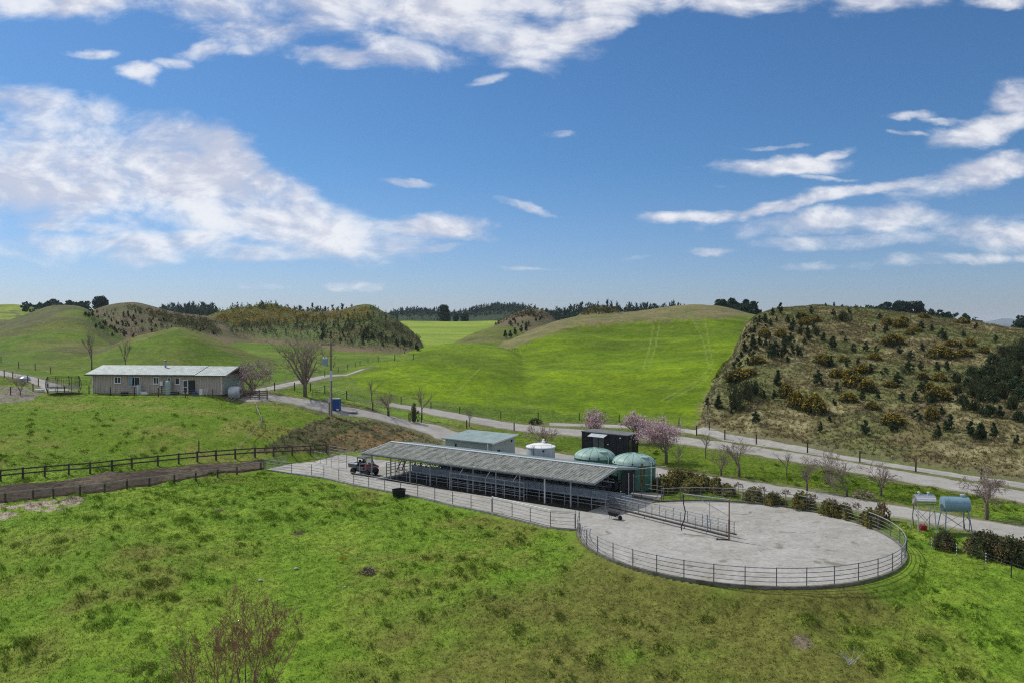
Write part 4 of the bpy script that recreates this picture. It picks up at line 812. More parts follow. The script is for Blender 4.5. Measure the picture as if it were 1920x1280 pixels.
for x, y, lb in ((1428, 946, 'young standard tree between the first two single tussocks'), (1473, 953, 'young standard tree right of the second tussock'), (1524, 962, 'young standard tree right of the dark middle tussock'), (1562, 972, 'young standard tree beside the pair of tussocks'), (1605, 980, 'young standard tree left of the yellowish tussock at the curve')): topiary(lb, x, y, t0)
HB = [shrub_me(s, 2.6, 1.7, 2200, .15, 'shrub') for s in (5, 6)]; HR = [shrub_me(s, 2.65, 1.75, 1100, .14, 'redleaf', 'young_leaves') for s in (15, 16)]
for i, (x, y, w, h, lb) in enumerate(((1770, 1028, 1.5, 1.2, 'smallest dark hedge bush below the blue fuel tank'), (1846, 1040, 2.3, 1.6, 'large reddish hedge bush right of the fuel tanks'), (1893, 1052, 2.0, 1.6, 'dark green hedge bush in the middle of the right hand row'), (1932, 1060, 2.2, 1.75, 'hedge bush cut by the right edge of the picture'))):
    put(HB[i % 2] + HR[i % 2], 'hedge_bush', lb, 'bush', on(x, y), (w / 2.6, w / 2.6, h / 1.7), 'hedge bushes by the fuel tanks')
put(shrub_me(21, 1.2, .5, 240, .16, 'twig'), 'low_shrub', 'low brown twiggy weed on the near slope', 'plant', on(690, 1074), (.8, .8, .8), None)
put([('blossom', GM[1][1][1]), ('foliage', GM[1][0][1])][:1], 'gorse_bush', 'tiny yellow gorse seedling on the near slope', 'bush', on(643, 1053), (.22, .22, .3), None)
put(shrub_me(22, 1.4, .8, 400, .16, 'shrub'), 'dark_shrub', 'low dark bush by the fence at the foot of the big green hill', 'shrub', on(1003, 793), (1.6, 1.3, .9), None)
put(shrub_me(24, 1.6, 1.0, 320, .13, 'twig'), 'brushwood', 'twiggy grey brush pile beside the leaning tree on the lawn', 'brush pile', on(1620, 934), (1.8, 1.2, .8), None)
put(SH[1], 'dark_shrub', 'dark upright shrub beside the drive below the upright bare tree', 'shrub', on(776, 792), (.5, .5, .9), None)
g_ = random.Random(5); S_ = []
for k in range(9):
    a = g_.uniform(-.9, .9); S_.append((g_.uniform(-.2, .2), g_.uniform(-.2, .2), 0, g_.uniform(-.2, .2) + math.sin(a) * .7, g_.uniform(-.4, .4), g_.uniform(.3, .9), .014, .006))
o = np_mesh('dead_branch', *tubes_np(S_, 4), M['galv_white']); o.location = on(1594, 1243); tag(o, 'small pale dead branch lying on the near slope', 'branch')
# stones and scraps in the grass
def stone(x, y, s, lb):
    g = np.random.default_rng(int(x)); a = MB().lathe([(.05, 0), (.5, .02), (.55, .18), (.4, .36), (.05, .42)], 9); a.v = [(v[0] * s * g.uniform(.8, 1.2), v[1] * s * g.uniform(.8, 1.2), v[2] * s) for v in a.v]
    o = a.build('stone', M['concrete']); o.location = on(x, y); tag(o, lb, 'stone')
stone(555, 1066, .28, 'pale stone in the grass above the reddish bush'); stone(488, 1088, .28, 'pale stone beside a dark grass clump above the bush'); stone(647, 1100, .18, 'tiny grey stone on the near slope right of the bush')
# ------------------------------------------------------------------ fences
def rails_fence(name, label, cat, posts, rails_h, post_h, post_r, rail_r, mp, mr, group=None, square=False, flatrail=None, zf=None, rail_name='rail', strands=0, smat=None):
    """posts: world points at ground; every post its own part, every rail line its own part"""
    p0 = Vector(posts[0]); o = thing(name, label, cat, p0, 0, group)
    for p in posts:
        p = Vector(p); b = MB()
        if square: b.box((p.x, p.y, p.z + post_h / 2 - .1), (post_r * 2, post_r * 2, post_h + .2), math.atan2(posts[-1][1] - posts[0][1], posts[-1][0] - posts[0][0]))
        else: b.tube((p.x, p.y, p.z - .15), (p.x, p.y, p.z + post_h), post_r, post_r, 8)
        b.build('post', mp, o, off=p0)
    for h in rails_h:
        b = MB()
        for a, c in zip(posts[:-1], posts[1:]):
            a, c = Vector(a) + Vector((0, 0, h)), Vector(c) + Vector((0, 0, h))
            if flatrail:
                d = (c - a); n = Vector((d.y, -d.x, 0)).normalized() * (post_r + .02); w = n.normalized() * .022; u = Vector((0, 0, flatrail / 2))
                a2, c2 = a + n, c + n; b.hexa([a2 - w - u, c2 - w - u, c2 + w - u, a2 + w - u, a2 - w + u, c2 - w + u, c2 + w + u, a2 + w + u])
            else: b.tube(a, c, rail_r, rail_r, 6)
        b.build(rail_name, mr, o, off=p0)
    return o
def dense(pl, step):
    out = [Vector(pl[0])]
    for a, b in zip(pl[:-1], pl[1:]):
        a, b = Vector(a), Vector(b); n = max(1, round((b - a).length / step))
        out += [a.lerp(b, k / n) for k in range(1, n + 1)]
    return out
def wire_fence(label, px, h=1.15, r=.07, mp='wood_dark', wires=(.25, .5, .75, 1.0), extra=0, group='wire fences of the farm', wr=.008):
    P = [on(*q) for q in px]
    if extra: P = [Vector((v.x, v.y, float(grid_z(v.x, v.y)))) for v in dense(P, extra)]
    return rails_fence('wire_fence', label, 'fence', P, wires, h, r, wr, M[mp], M['wire'], group, rail_name='wire')
wire_fence('wire fence with dark posts along the foot of the big green hill', [(752, 757), (808, 767), (862, 776), (939, 785), (1009, 787), (1086, 788), (1161, 791), (1273, 797), (1330, 806)])
wire_fence('wire fence between the two gravel tracks below the dry hillside', [(1306, 816), (1359, 824), (1418, 833), (1514, 849), (1612, 866), (1717, 884), (1840, 902), (1975, 923)], 1.3, .085)
wire_fence('wire fence round the paddock between the drive and gravel road', [(699, 769), (727, 780), (790, 792), (875, 802), (964, 807)], 1.1, .08)
wire_fence('wire fence beyond the drive behind the large bare tree', [(478, 736), (515, 732), (552, 732), (582, 733), (609, 737), (650, 748), (699, 769)], 1.25, .08)
wire_fence('far wire fence beside the farm track below the gorse ridge', [(609, 706), (634, 698), (652, 692), (666, 687.5), (675, 685), (690, 681), (709, 678), (740, 676), (775, 674)], 1.2, .07)
wire_fence('wire fence with thin posts along the bank in front of the house', [(90, 735), (121, 740), (167, 738), (207, 741), (252, 742), (297, 743), (348, 745), (399, 746), (442, 747)], 1.2, .07)
wire_fence('wire fence with small posts beside the left gravel track', [(-20, 704), (8, 707), (24, 710), (52, 716), (72, 723), (62, 733), (20, 740)], 1.1, .07)
wire_fence('thin wire fence crossing the olive hill beyond the left track', [(2, 680), (35, 690), (66, 694), (95, 700)], 1.1, .06)
wire_fence('wire fence along the left edge of the dry hillside', [(1322, 800), (1326, 770), (1340, 740), (1362, 705), (1378, 670), (1388, 640)], 1.1, .05)
# timber stockyard fences either side of the mud race
G1 = [on(*q) for q in [(-45, 905), (1, 901), (43, 897), (84, 893), (129, 889.5), (169, 886.5), (210, 882), (247, 877.5), (296, 872.5), (335, 868.5), (370, 865), (405, 862), (441, 859), (478, 856.5), (513, 855), (548, 853), (582, 851), (612, 849)]]
rails_fence('timber_fence', 'dark timber post and two rail fence along the far side of the mud race', 'fence', G1, (.55, 1.0), 1.12, .085, .04, M['wood_dark'], M['wood_dark'], None, True, .13)
G2 = [on(*q) for q in [(-40, 944), (10, 941), (62, 935), (100, 932), (150, 928), (196, 923), (238, 916), (280, 911), (327, 905), (367, 900), (408, 894), (444, 889), (489, 880)]]
rails_fence('timber_fence', 'low grey timber fence with one top rail on the near side of the mud race', 'fence', G2, (.85,), .95, .07, .04, M['wood_dark'], M['wood_grey'], None, True, .1)
p = on(373, 846); b = MB().tube((0, 0, -.2), (0, 0, 1.25), .07, .06, 7).build('fence_post', M['wood_dark']); b.location = p; tag(b, 'single dark post on the bank above the timber fence', 'post')

# ------------------------------------------------------------------ round yard railing and kerb
a0, a1 = R(167), R(106) + 2 * math.pi
def circ(a, r=YR, z=0.0): return Vector((YC[0] + r * math.cos(a), YC[1] + r * math.sin(a), z))
def arc_wall(aa, bb, r0, r1, z0, z1, n=110):
    mb = MB(); vs = []
    for k in range(n + 1):
        a = aa + (bb - aa) * k / n; vs += [circ(a, r0, z0), circ(a, r1, z0), circ(a, r1, z1), circ(a, r0, z1)]
    fs = [(0, 1, 2, 3), (4 * n + 3, 4 * n + 2, 4 * n + 1, 4 * n)]
    for k in range(n): fs += [(4 * k + j, 4 * k + 4 + j, 4 * k + 4 + (j + 1) % 4, 4 * k + (j + 1) % 4) for j in range(4)]
    return mb.add(vs, fs)
Y0 = circ(a0); o = thing('yard_railing', 'curved galvanised pipe railing on a mossy kerb round the concrete yard', 'railing', Y0)
arc_wall(a0, a1, YR + .02, YR + .2, -.62, .12).build('kerb', M['kerb'], o, off=Y0)
npost = 33
for k in range(npost + 1):
    a = a0 + (a1 - a0) * k / npost; q = circ(a, YR + .1, .05)
    MB().tube(q, q + Vector((0, 0, 1.17)), .033, .033, 8).build('post', M['galv_dark'], o, off=Y0)
for h, r_ in ((1.18, .032), (.90, .02), (.62, .02), (.36, .02)):
    MB().path([circ(a0 + (a1 - a0) * k / 120, YR + .1, h) for k in range(121)], r_, 6).build('rail', M['galv'] if h > 1 else M['galv_dark'], o, off=Y0)
# kerb and rail leading from the yard to the shed
K0 = circ(a1, YR + .1); K1 = atz(1150, 925, 0); kd = (K1 - K0); kl = kd.length; ka = math.atan2(kd.y, kd.x)
o = thing('kerb_wall', 'straight mossy concrete kerb between the shed corner and the round yard', 'kerb', K0)
MB().box((K0 + kd * .5) + Vector((0, 0, -.1)), (kl, .2, .5), ka).build('wall', M['kerb'], o, off=K0)
RF = [K0 + Vector((.2, .55, 0)), K0 + Vector((-1.7, 2.6, 0)), K0 + Vector((-3.2, 4.2, 0))]
rails_fence('pipe_fence', 'thin pipe fence between the front green tank and the yard kerb', 'fence', [v + Vector((0, 0, .05)) for v in (K0 + Vector((.25, .4, 0)), K0 + kd * .45 + Vector((.25, .4, 0)), K1 + Vector((.25, .4, 0)))], (.5, .85, 1.2), 1.25, .03, .018, M['galv_dark'], M['galv_dark'])
rails_fence('pipe_post', 'tall thin pipe post carrying a line beside the front green tank', 'post', [atz(1188, 934, .1), atz(1232, 930, .1)], (2.0,), 2.2, .03, .012, M['galv'], M['galv'])
# near railing of the race
RP = [atz(*q) for q in [(497, 880), (545, 886), (583, 890), (606, 894), (634, 900), (662, 907), (690, 912), (720, 918), (750, 924), (782, 930), (814, 938), (847.5, 945), (882, 952), (921, 960), (959, 969), (993, 978), (1031, 987), (1077, 990.5)]]
off_ = [Vector((v.x + .05, v.y + .08, .005)) for v in RP]
rails_fence('race_railing', 'long galvanised pipe railing along the near edge of the concrete race', 'railing', off_, (1.1, .78, .5, .25), 1.12, .032, .02, M['galv_dark'], M['galv'])
o = thing('pipe_rail', 'heavy pale double top rail at the end of the race beside the yard corner', 'railing', off_[13])
for h in (1.2, 1.3): MB().path([v + Vector((0, 0, h)) for v in off_[13:]], .028, 6).build('rail', M['galv_white'], o, off=off_[13])
for v in (off_[13], off_[17]): MB().tube(v + Vector((.06, .1, 0)), v + Vector((.06, .1, 1.34)), .03, .03, 8).build('post', M['galv'], o, off=off_[13])
def gate(label, A, B, h=1.15, bars=5, z=.12, brace=False, m='galv', name='gate', cat='gate', group=None, mid=1):
    A, B = Vector(A), Vector(B); o = thing(name, label, cat, A, 0, group); f = MB()
    for q in (A, B): f.tube(q + Vector((0, 0, z)), q + Vector((0, 0, h)), .028, .028, 7)
    for k in range(1, mid + 1):
        q = A.lerp(B, k / (mid + 1)); f.tube(q + Vector((0, 0, z)), q + Vector((0, 0, h)), .02, .02, 6)
    f.build('frame', M[m], o, off=A)
    for k in range(bars):
        hh = z + (h - z) * k / (bars - 1); MB().tube(A + Vector((0, 0, hh)), B + Vector((0, 0, hh)), .022, .022, 6).build('bar', M[m], o, off=A)
    if brace: MB().tube(A + Vector((0, 0, z)), B + Vector((0, 0, h)), .018, .018, 6).build('brace', M[m], o, off=A)
    return o
gate('short pipe gate at the end of the mud race', atz(497, 880, .05), atz(497 + 40, 872.5, .1), 1.1)
gate('galvanised gate standing open by the far corner of the apron', atz(590, 868, .05), atz(612, 872, .05), 1.35, 3)
gate('galvanised pipe gate between the timber fence and the apron', atz(618, 857, .1), atz(650, 863, .1), 1.4, 5)
gate('tall pipe gate left of the buggy', atz(621, 878, .05), atz(650, 880, .05), 1.5, 3)
rails_fence('pipe_fence', 'tall pale pipe fence behind the buggy in front of the clay bank', 'fence', [atz(650, 875, .02), atz(680, 868, .02), atz(705, 862, .02), atz(728, 857, .02)], (1.5, 1.2, .95, .7, .4), 1.65, .035, .02, M['galv'], M['galv_white'])
# leaning white line down the bank
o = thing('fence_rail', 'crooked pale line of old rails running down the bank from the timber gate', 'fence', on(480, 764))
pp = [on(478, 762), on(484, 778), on(490, 792), on(490, 800), on(468, 826), on(444, 852)]; b = MB()
for a, c in zip(pp[:-1], pp[1:]): b.tube(a + Vector((0, 0, .75)), c + Vector((0, 0, .55)), .045, .04, 6)
b.build('rail', M['wood_grey'], o, off=o.location)
for q in (on(490, 800), on(493, 801), on(481, 775)): MB().tube(q, q + Vector((-.1, 0, 1.3)), .05, .045, 6).build('post', M['wood_grey'], o, off=o.location)
# timber fence panel and wrapped bale beside the house
ga, gb_ = on(452, 747), on(501, 749)
rails_fence('timber_fence', 'short brown timber rail fence at the top of the bank beside the garage', 'fence', [ga, ga.lerp(gb_, .35), ga.lerp(gb_, .7), gb_], (.3, .6, .9, 1.15), 1.3, .06, .03, M['wood_brown'], M['wood_brown'], None, True, .12)
gate('small brown timber gate leaning beside the large bare tree', on(586, 744), on(600, 745), 1.1, 4, .1, m='wood_brown')
p = on(441, 746); o = thing('round_bale', 'rounded grey wrapped bale in front of the garage end', 'bale', p); M90 = Matrix.Rotation(math.pi / 2, 3, 'Y')
MB().lathe([(.1, -.75), (.75, -.72), (.85, -.5), (.85, .5), (.75, .72), (.1, .75)], 20, (0, 0, .8), M90).build('wrap', M['silver'], o, True)
o = thing('timber_prop', 'leaning grey timber poles propped against the bale', 'timber', on(432, 752)); b = MB()
for dx, dz in ((0, 1.3), (.5, 1.5), (.9, 1.1), (.3, .9)): b.tube((dx - .9, 0, -.05), (dx + .5, .8, dz), .05, .04, 6)
b.build('poles', M['wood_grey'], o)
# electric fence at the right
for (x, y, lb) in ((1700, 1036, 'dark thin fence post just right of the yard railing'), (1746, 1033, 'thin post with white insulators left of the smallest hedge bush'), (1793, 1046, 'thin post with white insulators below the smallest hedge bush'), (1848, 1064, 'thin post with white insulators below the reddish hedge bush'), (1896, 1082, 'thin dark post below the dark hedge bush at the right')):
    p = on(x, y); o = thing('fence_post', lb, 'post', p, 0, 'electric fence posts at the right'); d = 'white' not in lb
    MB().tube((0, 0, -.1), (0, 0, 1.05), .035 if d else .014, .03 if d else .012, 6).build('stake', M['black'] if d else M['galv'], o)
    if not d:
        for h in (.35, .55, .75, .95): MB().lathe([(.012, -.03), (.034, -.02), (.034, .02), (.012, .03)], 8, (.02, 0, h)).build('insulator', M['white'], o)
q0 = [on(1700, 1036), on(1746, 1033), on(1793, 1046), on(1848, 1064), on(1896, 1082), on(1960, 1108)]; o = thing('fence_wire', 'thin electric fence wires strung across the grass at the right', 'wire', q0[0])
for h in (.35, .75, .95): MB().path([v + Vector((0, 0, h)) for v in q0], .006, 4).build('wire', M['wire'], o, off=q0[0])

# ------------------------------------------------------------------ milking shed
S0 = Vector((-15.2, 79.5, 0)); SA = R(-34.7); e1 = Vector((math.cos(SA), math.sin(SA), 0)); e2 = Vector((-math.sin(SA), math.cos(SA), 0))
def loc_(px, py, z=0.0):
    p = atz(px, py, z) - S0; return Vector((p.dot(e1), p.dot(e2), z))
sh = thing('milking_shed', 'long open sided milking shed with a mossy corrugated roof', 'shed', S0, SA)
LN, EV, RG, RY, BY = 26.9, 2.42, 3.05, 3.9, 8.0
def roof_sheet(y0, z0, y1, z1, th=.05, x0=0.0, x1=LN, ribs=True):
    n = int((x1 - x0) / .32); b = MB(); vs = []; 
    for k in range(n * 2 + 1):
        x = x0 + (x1 - x0) * k / (2 * n); dz = .055 if k % 2 else 0
        vs += [(x, y0, z0 + dz), (x, y1, z1 + dz), (x, y1, z1 - th), (x, y0, z0 - th)]
    fs = [(0, 1, 2, 3)[::-1], tuple(8 * n + j for j in range(4))]
    for k in range(2 * n): fs += [(4 * k + j, 4 * k + (j + 1) % 4, 4 * k + 4 + (j + 1) % 4, 4 * k + 4 + j) for j in range(4)]
    return b.add(vs, fs)
roof = roof_sheet(-.25, EV, RY, RG).build('roof', M['shedroof'], sh)
rb = roof_sheet(RY + .01, RG, BY + .2, EV).build('roof', M['vatroof'], sh)
b = MB(); b.box((LN / 2, RY, RG + .05), (LN + .1, .42, .05)); b.build('ridge_cap', M['galv_white'], roof)
for x in (-.03, LN + .03):
    for (ya, za, yb, zb) in ((-.27, EV, RY, RG), (RY, RG, BY + .2, EV)):
        w = .05; MB().hexa([(x - w, ya, za - .15), (x + w, ya, za - .15), (x + w, yb, zb - .15), (x - w, yb, zb - .15), (x - w, ya, za + .05), (x + w, ya, za + .05), (x + w, yb, zb + .05), (x - w, yb, zb + .05)]).build('barge_board', M['galv_white'] if x < 0 else M['galv'], roof)
MB().box((LN / 2, -.33, EV - .07), (LN + .1, .14, .13)).build('gutter', M['galv_dark'], sh)
for x in np.arange(.9, LN, 2.62):
    for y in (.15, 7.7): MB().box((x, y, (EV - .1) / 2), (.11, .11, EV - .1)).build('post', M['galv_white'] if (y < 1 and abs(x - 21.86) < .3) else M['galv'], sh)
    MB().box((x, RY, RG - .22), (.08, 8.0, .16)).v and None
    tr_ = MB(); tr_.hexa([(x - .04, 0, EV - .22), (x + .04, 0, EV - .22), (x + .04, RY, RG - .25), (x - .04, RY, RG - .25), (x - .04, 0, EV - .06), (x + .04, 0, EV - .06), (x + .04, RY, RG - .07), (x - .04, RY, RG - .07)])
    tr_.hexa([(x - .04, RY + .01, RG - .25), (x + .04, RY + .01, RG - .25), (x + .04, BY, EV - .22), (x - .04, BY, EV - .22), (x - .04, RY + .01, RG - .07), (x + .04, RY + .01, RG - .07), (x + .04, BY, EV - .06), (x - .04, BY, EV - .06)]); tr_.build('rafter', M['galv_dark'], sh)
# dark floors of the standings, pit and splash panels
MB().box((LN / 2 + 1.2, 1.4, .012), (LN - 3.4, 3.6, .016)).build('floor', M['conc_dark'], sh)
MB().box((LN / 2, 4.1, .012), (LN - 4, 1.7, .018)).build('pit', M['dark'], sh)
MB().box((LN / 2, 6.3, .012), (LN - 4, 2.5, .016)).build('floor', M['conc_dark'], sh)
for (xa, xb, y) in ((4.2, LN + 1.5, 2.55), (5.5, LN - .5, 5.6)):
    p_ = MB()
    for x in np.arange(xa, xb - .1, 1.31): p_.box((x + .645, y, .80), (1.27, .05, .72))
    p_.build('splash_panel', M['bluegrey'], sh); MB().tube((xa, y, 1.22), (xb, y, 1.22), .045).build('rump_rail', M['galv'], sh)
for k, (h, r_) in enumerate(((1.05, .035), (.75, .026), (.45, .026))):
    MB().tube((4.0, .55, h), (LN + 1.0, .55, h), r_).build('breast_rail', M['galv'], sh); MB().tube((4.5, 7.1, h), (LN - .5, 7.1, h), r_).build('breast_rail', M['galv_dark'], sh)
st = MB()
for x in np.arange(4.0, LN + 1.2, 1.31): st.tube((x, .55, 0), (x, .55, 1.07), .032)
st.build('rail_supports', M['galv'], sh)
g = random.Random(4)
z_ = MB()
for x in np.arange(4.6, LN - .4, .72):       # hanging milking gear over the pit
    for y in (3.35, 4.75):
        z_.tube((x, y, 1.45), (x, y, EV + .25), .028, None, 5); z_.tube((x, y, 1.5), (x + .28, y + .1, 1.2), .03, None, 5); z_.tube((x + .28, y + .1, 1.2), (x + .1, y, 1.0), .028, None, 5)
        z_.lathe([(.03, .85), (.09, .88), (.10, 1.05), (.04, 1.12)], 7, (x + .12, y, 0.05))
tag(z_.build('milking_gear', M['dark'], sh), kind='stuff')
for y, zc, m in ((4.05, 1.75, 'galv_white'), (3.9, 2.05, 'galv_dark'), (2.6, 1.62, 'galv_dark'), (5.55, 1.62, 'galv_dark')): MB().tube((4, y, zc), (LN - .3, y, zc), .05).build('milk_line', M[m], sh)
zg = MB()
for x in np.arange(4.8, LN - .6, 1.05): zg.tube((x, 2.6, 1.62), (x + .35, 2.55, 1.22), .025, None, 5).tube((x + .35, 2.55, 1.22), (x + .70, 2.6, 1.62), .025, None, 5).tube((x, 5.55, 1.62), (x + .5, 5.6, 1.22), .025, None, 5)
zg.build('zigzag_rail', M['dark'], sh)
# raised front barrier, diagonal stays, gates at the far end
fr = MB(); xa, xb = loc_(812, 927).x - .2, loc_(946, 951).x
for h in (1.62, 1.2, .8, .4): fr.tube((xa, -.15, h), (xb, -.15, h), .038 if h > 1.5 else .026)
for x in np.linspace(xa, xb, 5): fr.tube((x, -.15, 0), (x, -.15, 1.65), .036)
fr.build('front_barrier', M['galv'], sh)
for x in (xa + 1.1, xa + 4.2, xa + 7.2): MB().tube((x, .0, 1.62), (x + .45, .15, EV - .1), .035).build('stay', M['galv_white'], sh)
fe = MB()
for y in (.9, 2.2, 3.4, 4.8, 6.2):
    fe.tube((2.2, y, 0), (2.2, y, 1.5), .045)
for h in (.35, .65, .95, 1.25, 1.48): fe.tube((2.2, .9, h), (2.2, 6.2, h), .026)
for y in (1.6, 2.4, 4.1): fe.tube((2.9, y, .5), (3.5, y + .3, 1.9), .05).tube((3.3, y, 0), (3.3, y, EV), .045)
fe.build('entry_gates', M['galv_dark'], sh)
f2 = MB()
for x in (-.6, .3): f2.tube((x, -.1, 0), (x, -.1, 1.35), .04)
for h in (.3, .6, .9, 1.2, 1.33): f2.tube((-.6, -.1, h), (.3, -.1, h), .024)
f2.build('end_gate', M['galv'], sh)
# machinery under the right gable
mc = MB(); mc.box((LN - 1.1, 5.4, .55), (1.1, .7, .6)).lathe([(.05, 0), (.3, .05), (.34, .5), (.2, .7), (.05, .75)], 12, (LN - .7, 5.2, .9)).box((LN - 1.6, 6.4, 1.1), (.6, .5, 1.4)).tube((LN - .6, 5.3, 1.6), (LN - .6, 5.3, 2.3), .06).lathe([(.25, 0), (.25, .7), (.1, .8)], 12, (LN - 1.9, 5.3, 1.0))
mc.build('pump_set', M['dark'], sh)
MB().tube((LN + .1, 6.1, 0), (LN + .1, 6.1, 2.3), .045).build('downpipe', M['galv_white'], sh); MB().path([(LN + .15, BY + .1, EV - .05), (LN + 2.6, BY + .6, EV + .35)], .05).build('pipe', M['galv'], sh)
MB().box((LN - .05, 6.3, 1.35), (.06, 2.6, 2.0)).build('end_wall', M['black'], sh)

# ------------------------------------------------------------------ backing gate in the yard with its gantry
cpost = atz(1367, 1012, 0); gend = atz(1125, 951, 0); gd = gend - cpost; gl = gd.length; gu_ = gd.normalized(); gn = Vector((gu_.y, -gu_.x, 0))
if gn.y < 0: gn = -gn
o = thing('backing_gate', 'double railed backing gate running from the shed to the middle of the round yard', 'gate', cpost)
for side, w in (('near', 0.0), ('far', .9)):
    for h in (1.15, .95, .75, .55, .38):
        MB().tube(cpost + gn * w + Vector((0, 0, h)) + gu_ * .15, gend + gn * w + Vector((0, 0, h)), .027 if h > 1.1 else .018).build('rail', M['galv'] if h > 1.1 else M['galv_dark'], o, off=cpost)
    for k in range(10):
        q = cpost + gn * w + gu_ * (.2 + (gl - .3) * k / 9); MB().tube(q + Vector((0, 0, .3)), q + Vector((0, 0, 1.18)), .024).build('upright', M['galv_dark'], o, off=cpost)
    MB().hexa([cpost + gn * (w - .04) + Vector((0, 0, .22)), gend + gn * (w - .04) + Vector((0, 0, .22)), gend + gn * (w + .04) + Vector((0, 0, .22)), cpost + gn * (w + .04) + Vector((0, 0, .22)), cpost + gn * (w - .04) + Vector((0, 0, .31)), gend + gn * (w - .04) + Vector((0, 0, .31)), gend + gn * (w + .04) + Vector((0, 0, .31)), cpost + gn * (w + .04) + Vector((0, 0, .31))]).build('bottom_beam', M['wood_dark'], o, off=cpost)
for k in range(5):
    q = cpost + gu_ * (2 + 2.0 * k); MB().tube(q + Vector((0, 0, .02)), q + Vector((0, 0, .3)), .02).build('scraper', M['black'], o, off=cpost)
q = cpost + gn * .0 + gu_ * 1.9; MB().tube(q + Vector((0, 0, .3)), q + Vector((0, 0, 1.5)), .05).build('actuator', M['bluetank'], o, off=cpost)
top = atz(1367, 934, 0); pz = Vector((0, 0, 2.95)); o = thing('gantry', 'pipe gantry with a black hose at the middle of the round yard', 'gantry', cpost)
MB().tube((0, 0, 0), (0, 0, 1.5), .075, .07, 8).tube((0, 0, 1.5), (0, 0, 2.95), .05, .05, 8).build('mast', M['pole'], o)
bd = atz(1281, 925, 2.95) - cpost; bd.z = 2.95
MB().tube((0, 0, 2.95), bd, .045).build('beam', M['galv'], o)
bh_ = Vector((bd.x, bd.y, 0)); MB().tube(bh_ * .42 + Vector((0, 0, 2.93)), bh_ * .42 + Vector((0, 0, 1.1)), .018).build('drop_pipe', M['galv'], o)
MB().tube((0, 0, 1.75), bh_ * .75 + Vector((0, 0, 2.9)), .018).build('brace', M['galv'], o)
MB().path([bd, bd + Vector((.02, 0, -.7)), bd + Vector((.16, 0, -1.3)), bd + Vector((.1, 0, -1.9)), bd + Vector((-.15, 0, -2.5)), bd + Vector((-.1, .0, -2.75))], .04).build('hose', M['black'], o)
MB().tube((-.9, .1, .06), (0, 0, .06), .05).tube((-.9, .1, .06), (-.7, .4, .06), .03).build('foot', M['wood_dark'], o)

# wheelbarrow
o = thing('wheelbarrow', 'black wheelbarrow parked under the backing gate at the yard entrance', 'wheelbarrow', atz(1150, 972, 0), R(-35)); o.scale = (.85, .85, .9); b = MB()
b.hexa([(-.32, -.22, .32), (.38, -.22, .30), (.38, .22, .30), (-.32, .22, .32), (-.48, -.34, .66), (.62, -.34, .60), (.62, .34, .60), (-.48, .34, .66)]); b.build('tray', M['black'], o)
MB().lathe([(.08, -.05), (.2, -.05), (.21, 0), (.2, .05), (.08, .05)], 16, (.72, 0, .2), Matrix.Rotation(math.pi / 2, 3, 'X')).build('wheel', M['black'], o)
for s in (-1, 1): MB().path([(.72, s * .08, .2), (.1, s * .2, .3), (-.95, s * .28, .62)], .022).build('handle', M['galv_dark'], o); MB().tube((-.3, s * .22, 0), (-.25, s * .22, .32), .02).build('leg', M['galv_dark'], o)
# trough
o = thing('trough', 'round black rubber trough in the grass against the race railing', 'trough', on(748, 930)); T_ = .62
MB().lathe([(.5, -.05), (.56, .1), (.62, .62), (.66, .66), (.60, .66), (.52, .2), (.05, .16)], 28).build('tub', M['black'], o, True)

# ------------------------------------------------------------------ utility buggy
o = thing('utility_buggy', 'grey and red two seat farm buggy parked at the far end of the shed', 'buggy', atz(683, 888.5, .005), SA)
def wheel(x, y):
    Mx = Matrix.Rotation(math.pi / 2, 3, 'X'); w = thing('wheel', None, None); w.parent = o; w.location = (x, y, .34)
    MB().lathe([(.17, -.12), (.30, -.13), (.34, -.09), (.345, 0), (.34, .09), (.30, .13), (.17, .12)], 20, (0, 0, 0), Mx).build('tyre', M['black'], w, True); MB().lathe([(.02, -.09), (.17, -.10), (.17, .10), (.02, .09)], 14, (0, 0, 0), Mx).build('rim', M['grey'], w)
for x in (-1.0, 1.05):
    for y in (-.62, .62): wheel(x, y)
MB().box((0.0, 0, .46), (2.5, .95, .24)).box((-.1, 0, .34), (1.6, .7, .1)).build('chassis', M['black'], o)
b = MB(); b.hexa([(-1.58, -.72, .72), (-.42, -.72, .72), (-.42, .72, .72), (-1.58, .72, .72), (-1.64, -.76, 1.10), (-.40, -.76, 1.10), (-.40, .76, 1.10), (-1.64, .76, 1.10)]); b.build('cargo_bed', M['grey'], o)
MB().box((-1.0, 0, 1.105), (1.1, 1.34, .03)).box((-.9, .2, 1.19), (.5, .5, .16)).box((-1.3, -.25, 1.16), (.35, .45, .12)).build('cargo', M['silver'], o)
b = MB(); b.hexa([(.62, -.66, .60), (1.50, -.58, .52), (1.50, .58, .52), (.62, .66, .60), (.66, -.62, 1.12), (1.42, -.50, .92), (1.42, .50, .92), (.66, .62, 1.12)]); b.build('hood', M['grey'], o)
for s in (-1, 1):
    MB().hexa([(.64, s * .60 - .14, .90), (1.42, s * .60 - .14, .84), (1.42, s * .60 + .12, .84), (.64, s * .60 + .12, .90), (.70, s * .60 - .14, 1.13), (1.34, s * .60 - .14, .98), (1.34, s * .60 + .12, .98), (.70, s * .60 + .12, 1.13)]).build('fender', M['red'], o)
    MB().tube((1.46, s * .38, .78), (1.52, s * .38, .77), .075, .07, 10).build('headlight', M['silver'], o)
    MB().path([(-.38, s * .64, .6), (-.36, s * .62, 1.78), (.42, s * .60, 1.80), (.82, s * .64, 1.08)], .038).build('roll_cage', M['black'], o)
    MB().box((.12, s * .69, .74), (.86, .04, .42)).build('door_panel', M['grey'], o)
MB().box((.02, 0, 1.84), (.95, 1.32, .06)).build('roof', M['grey'], o)
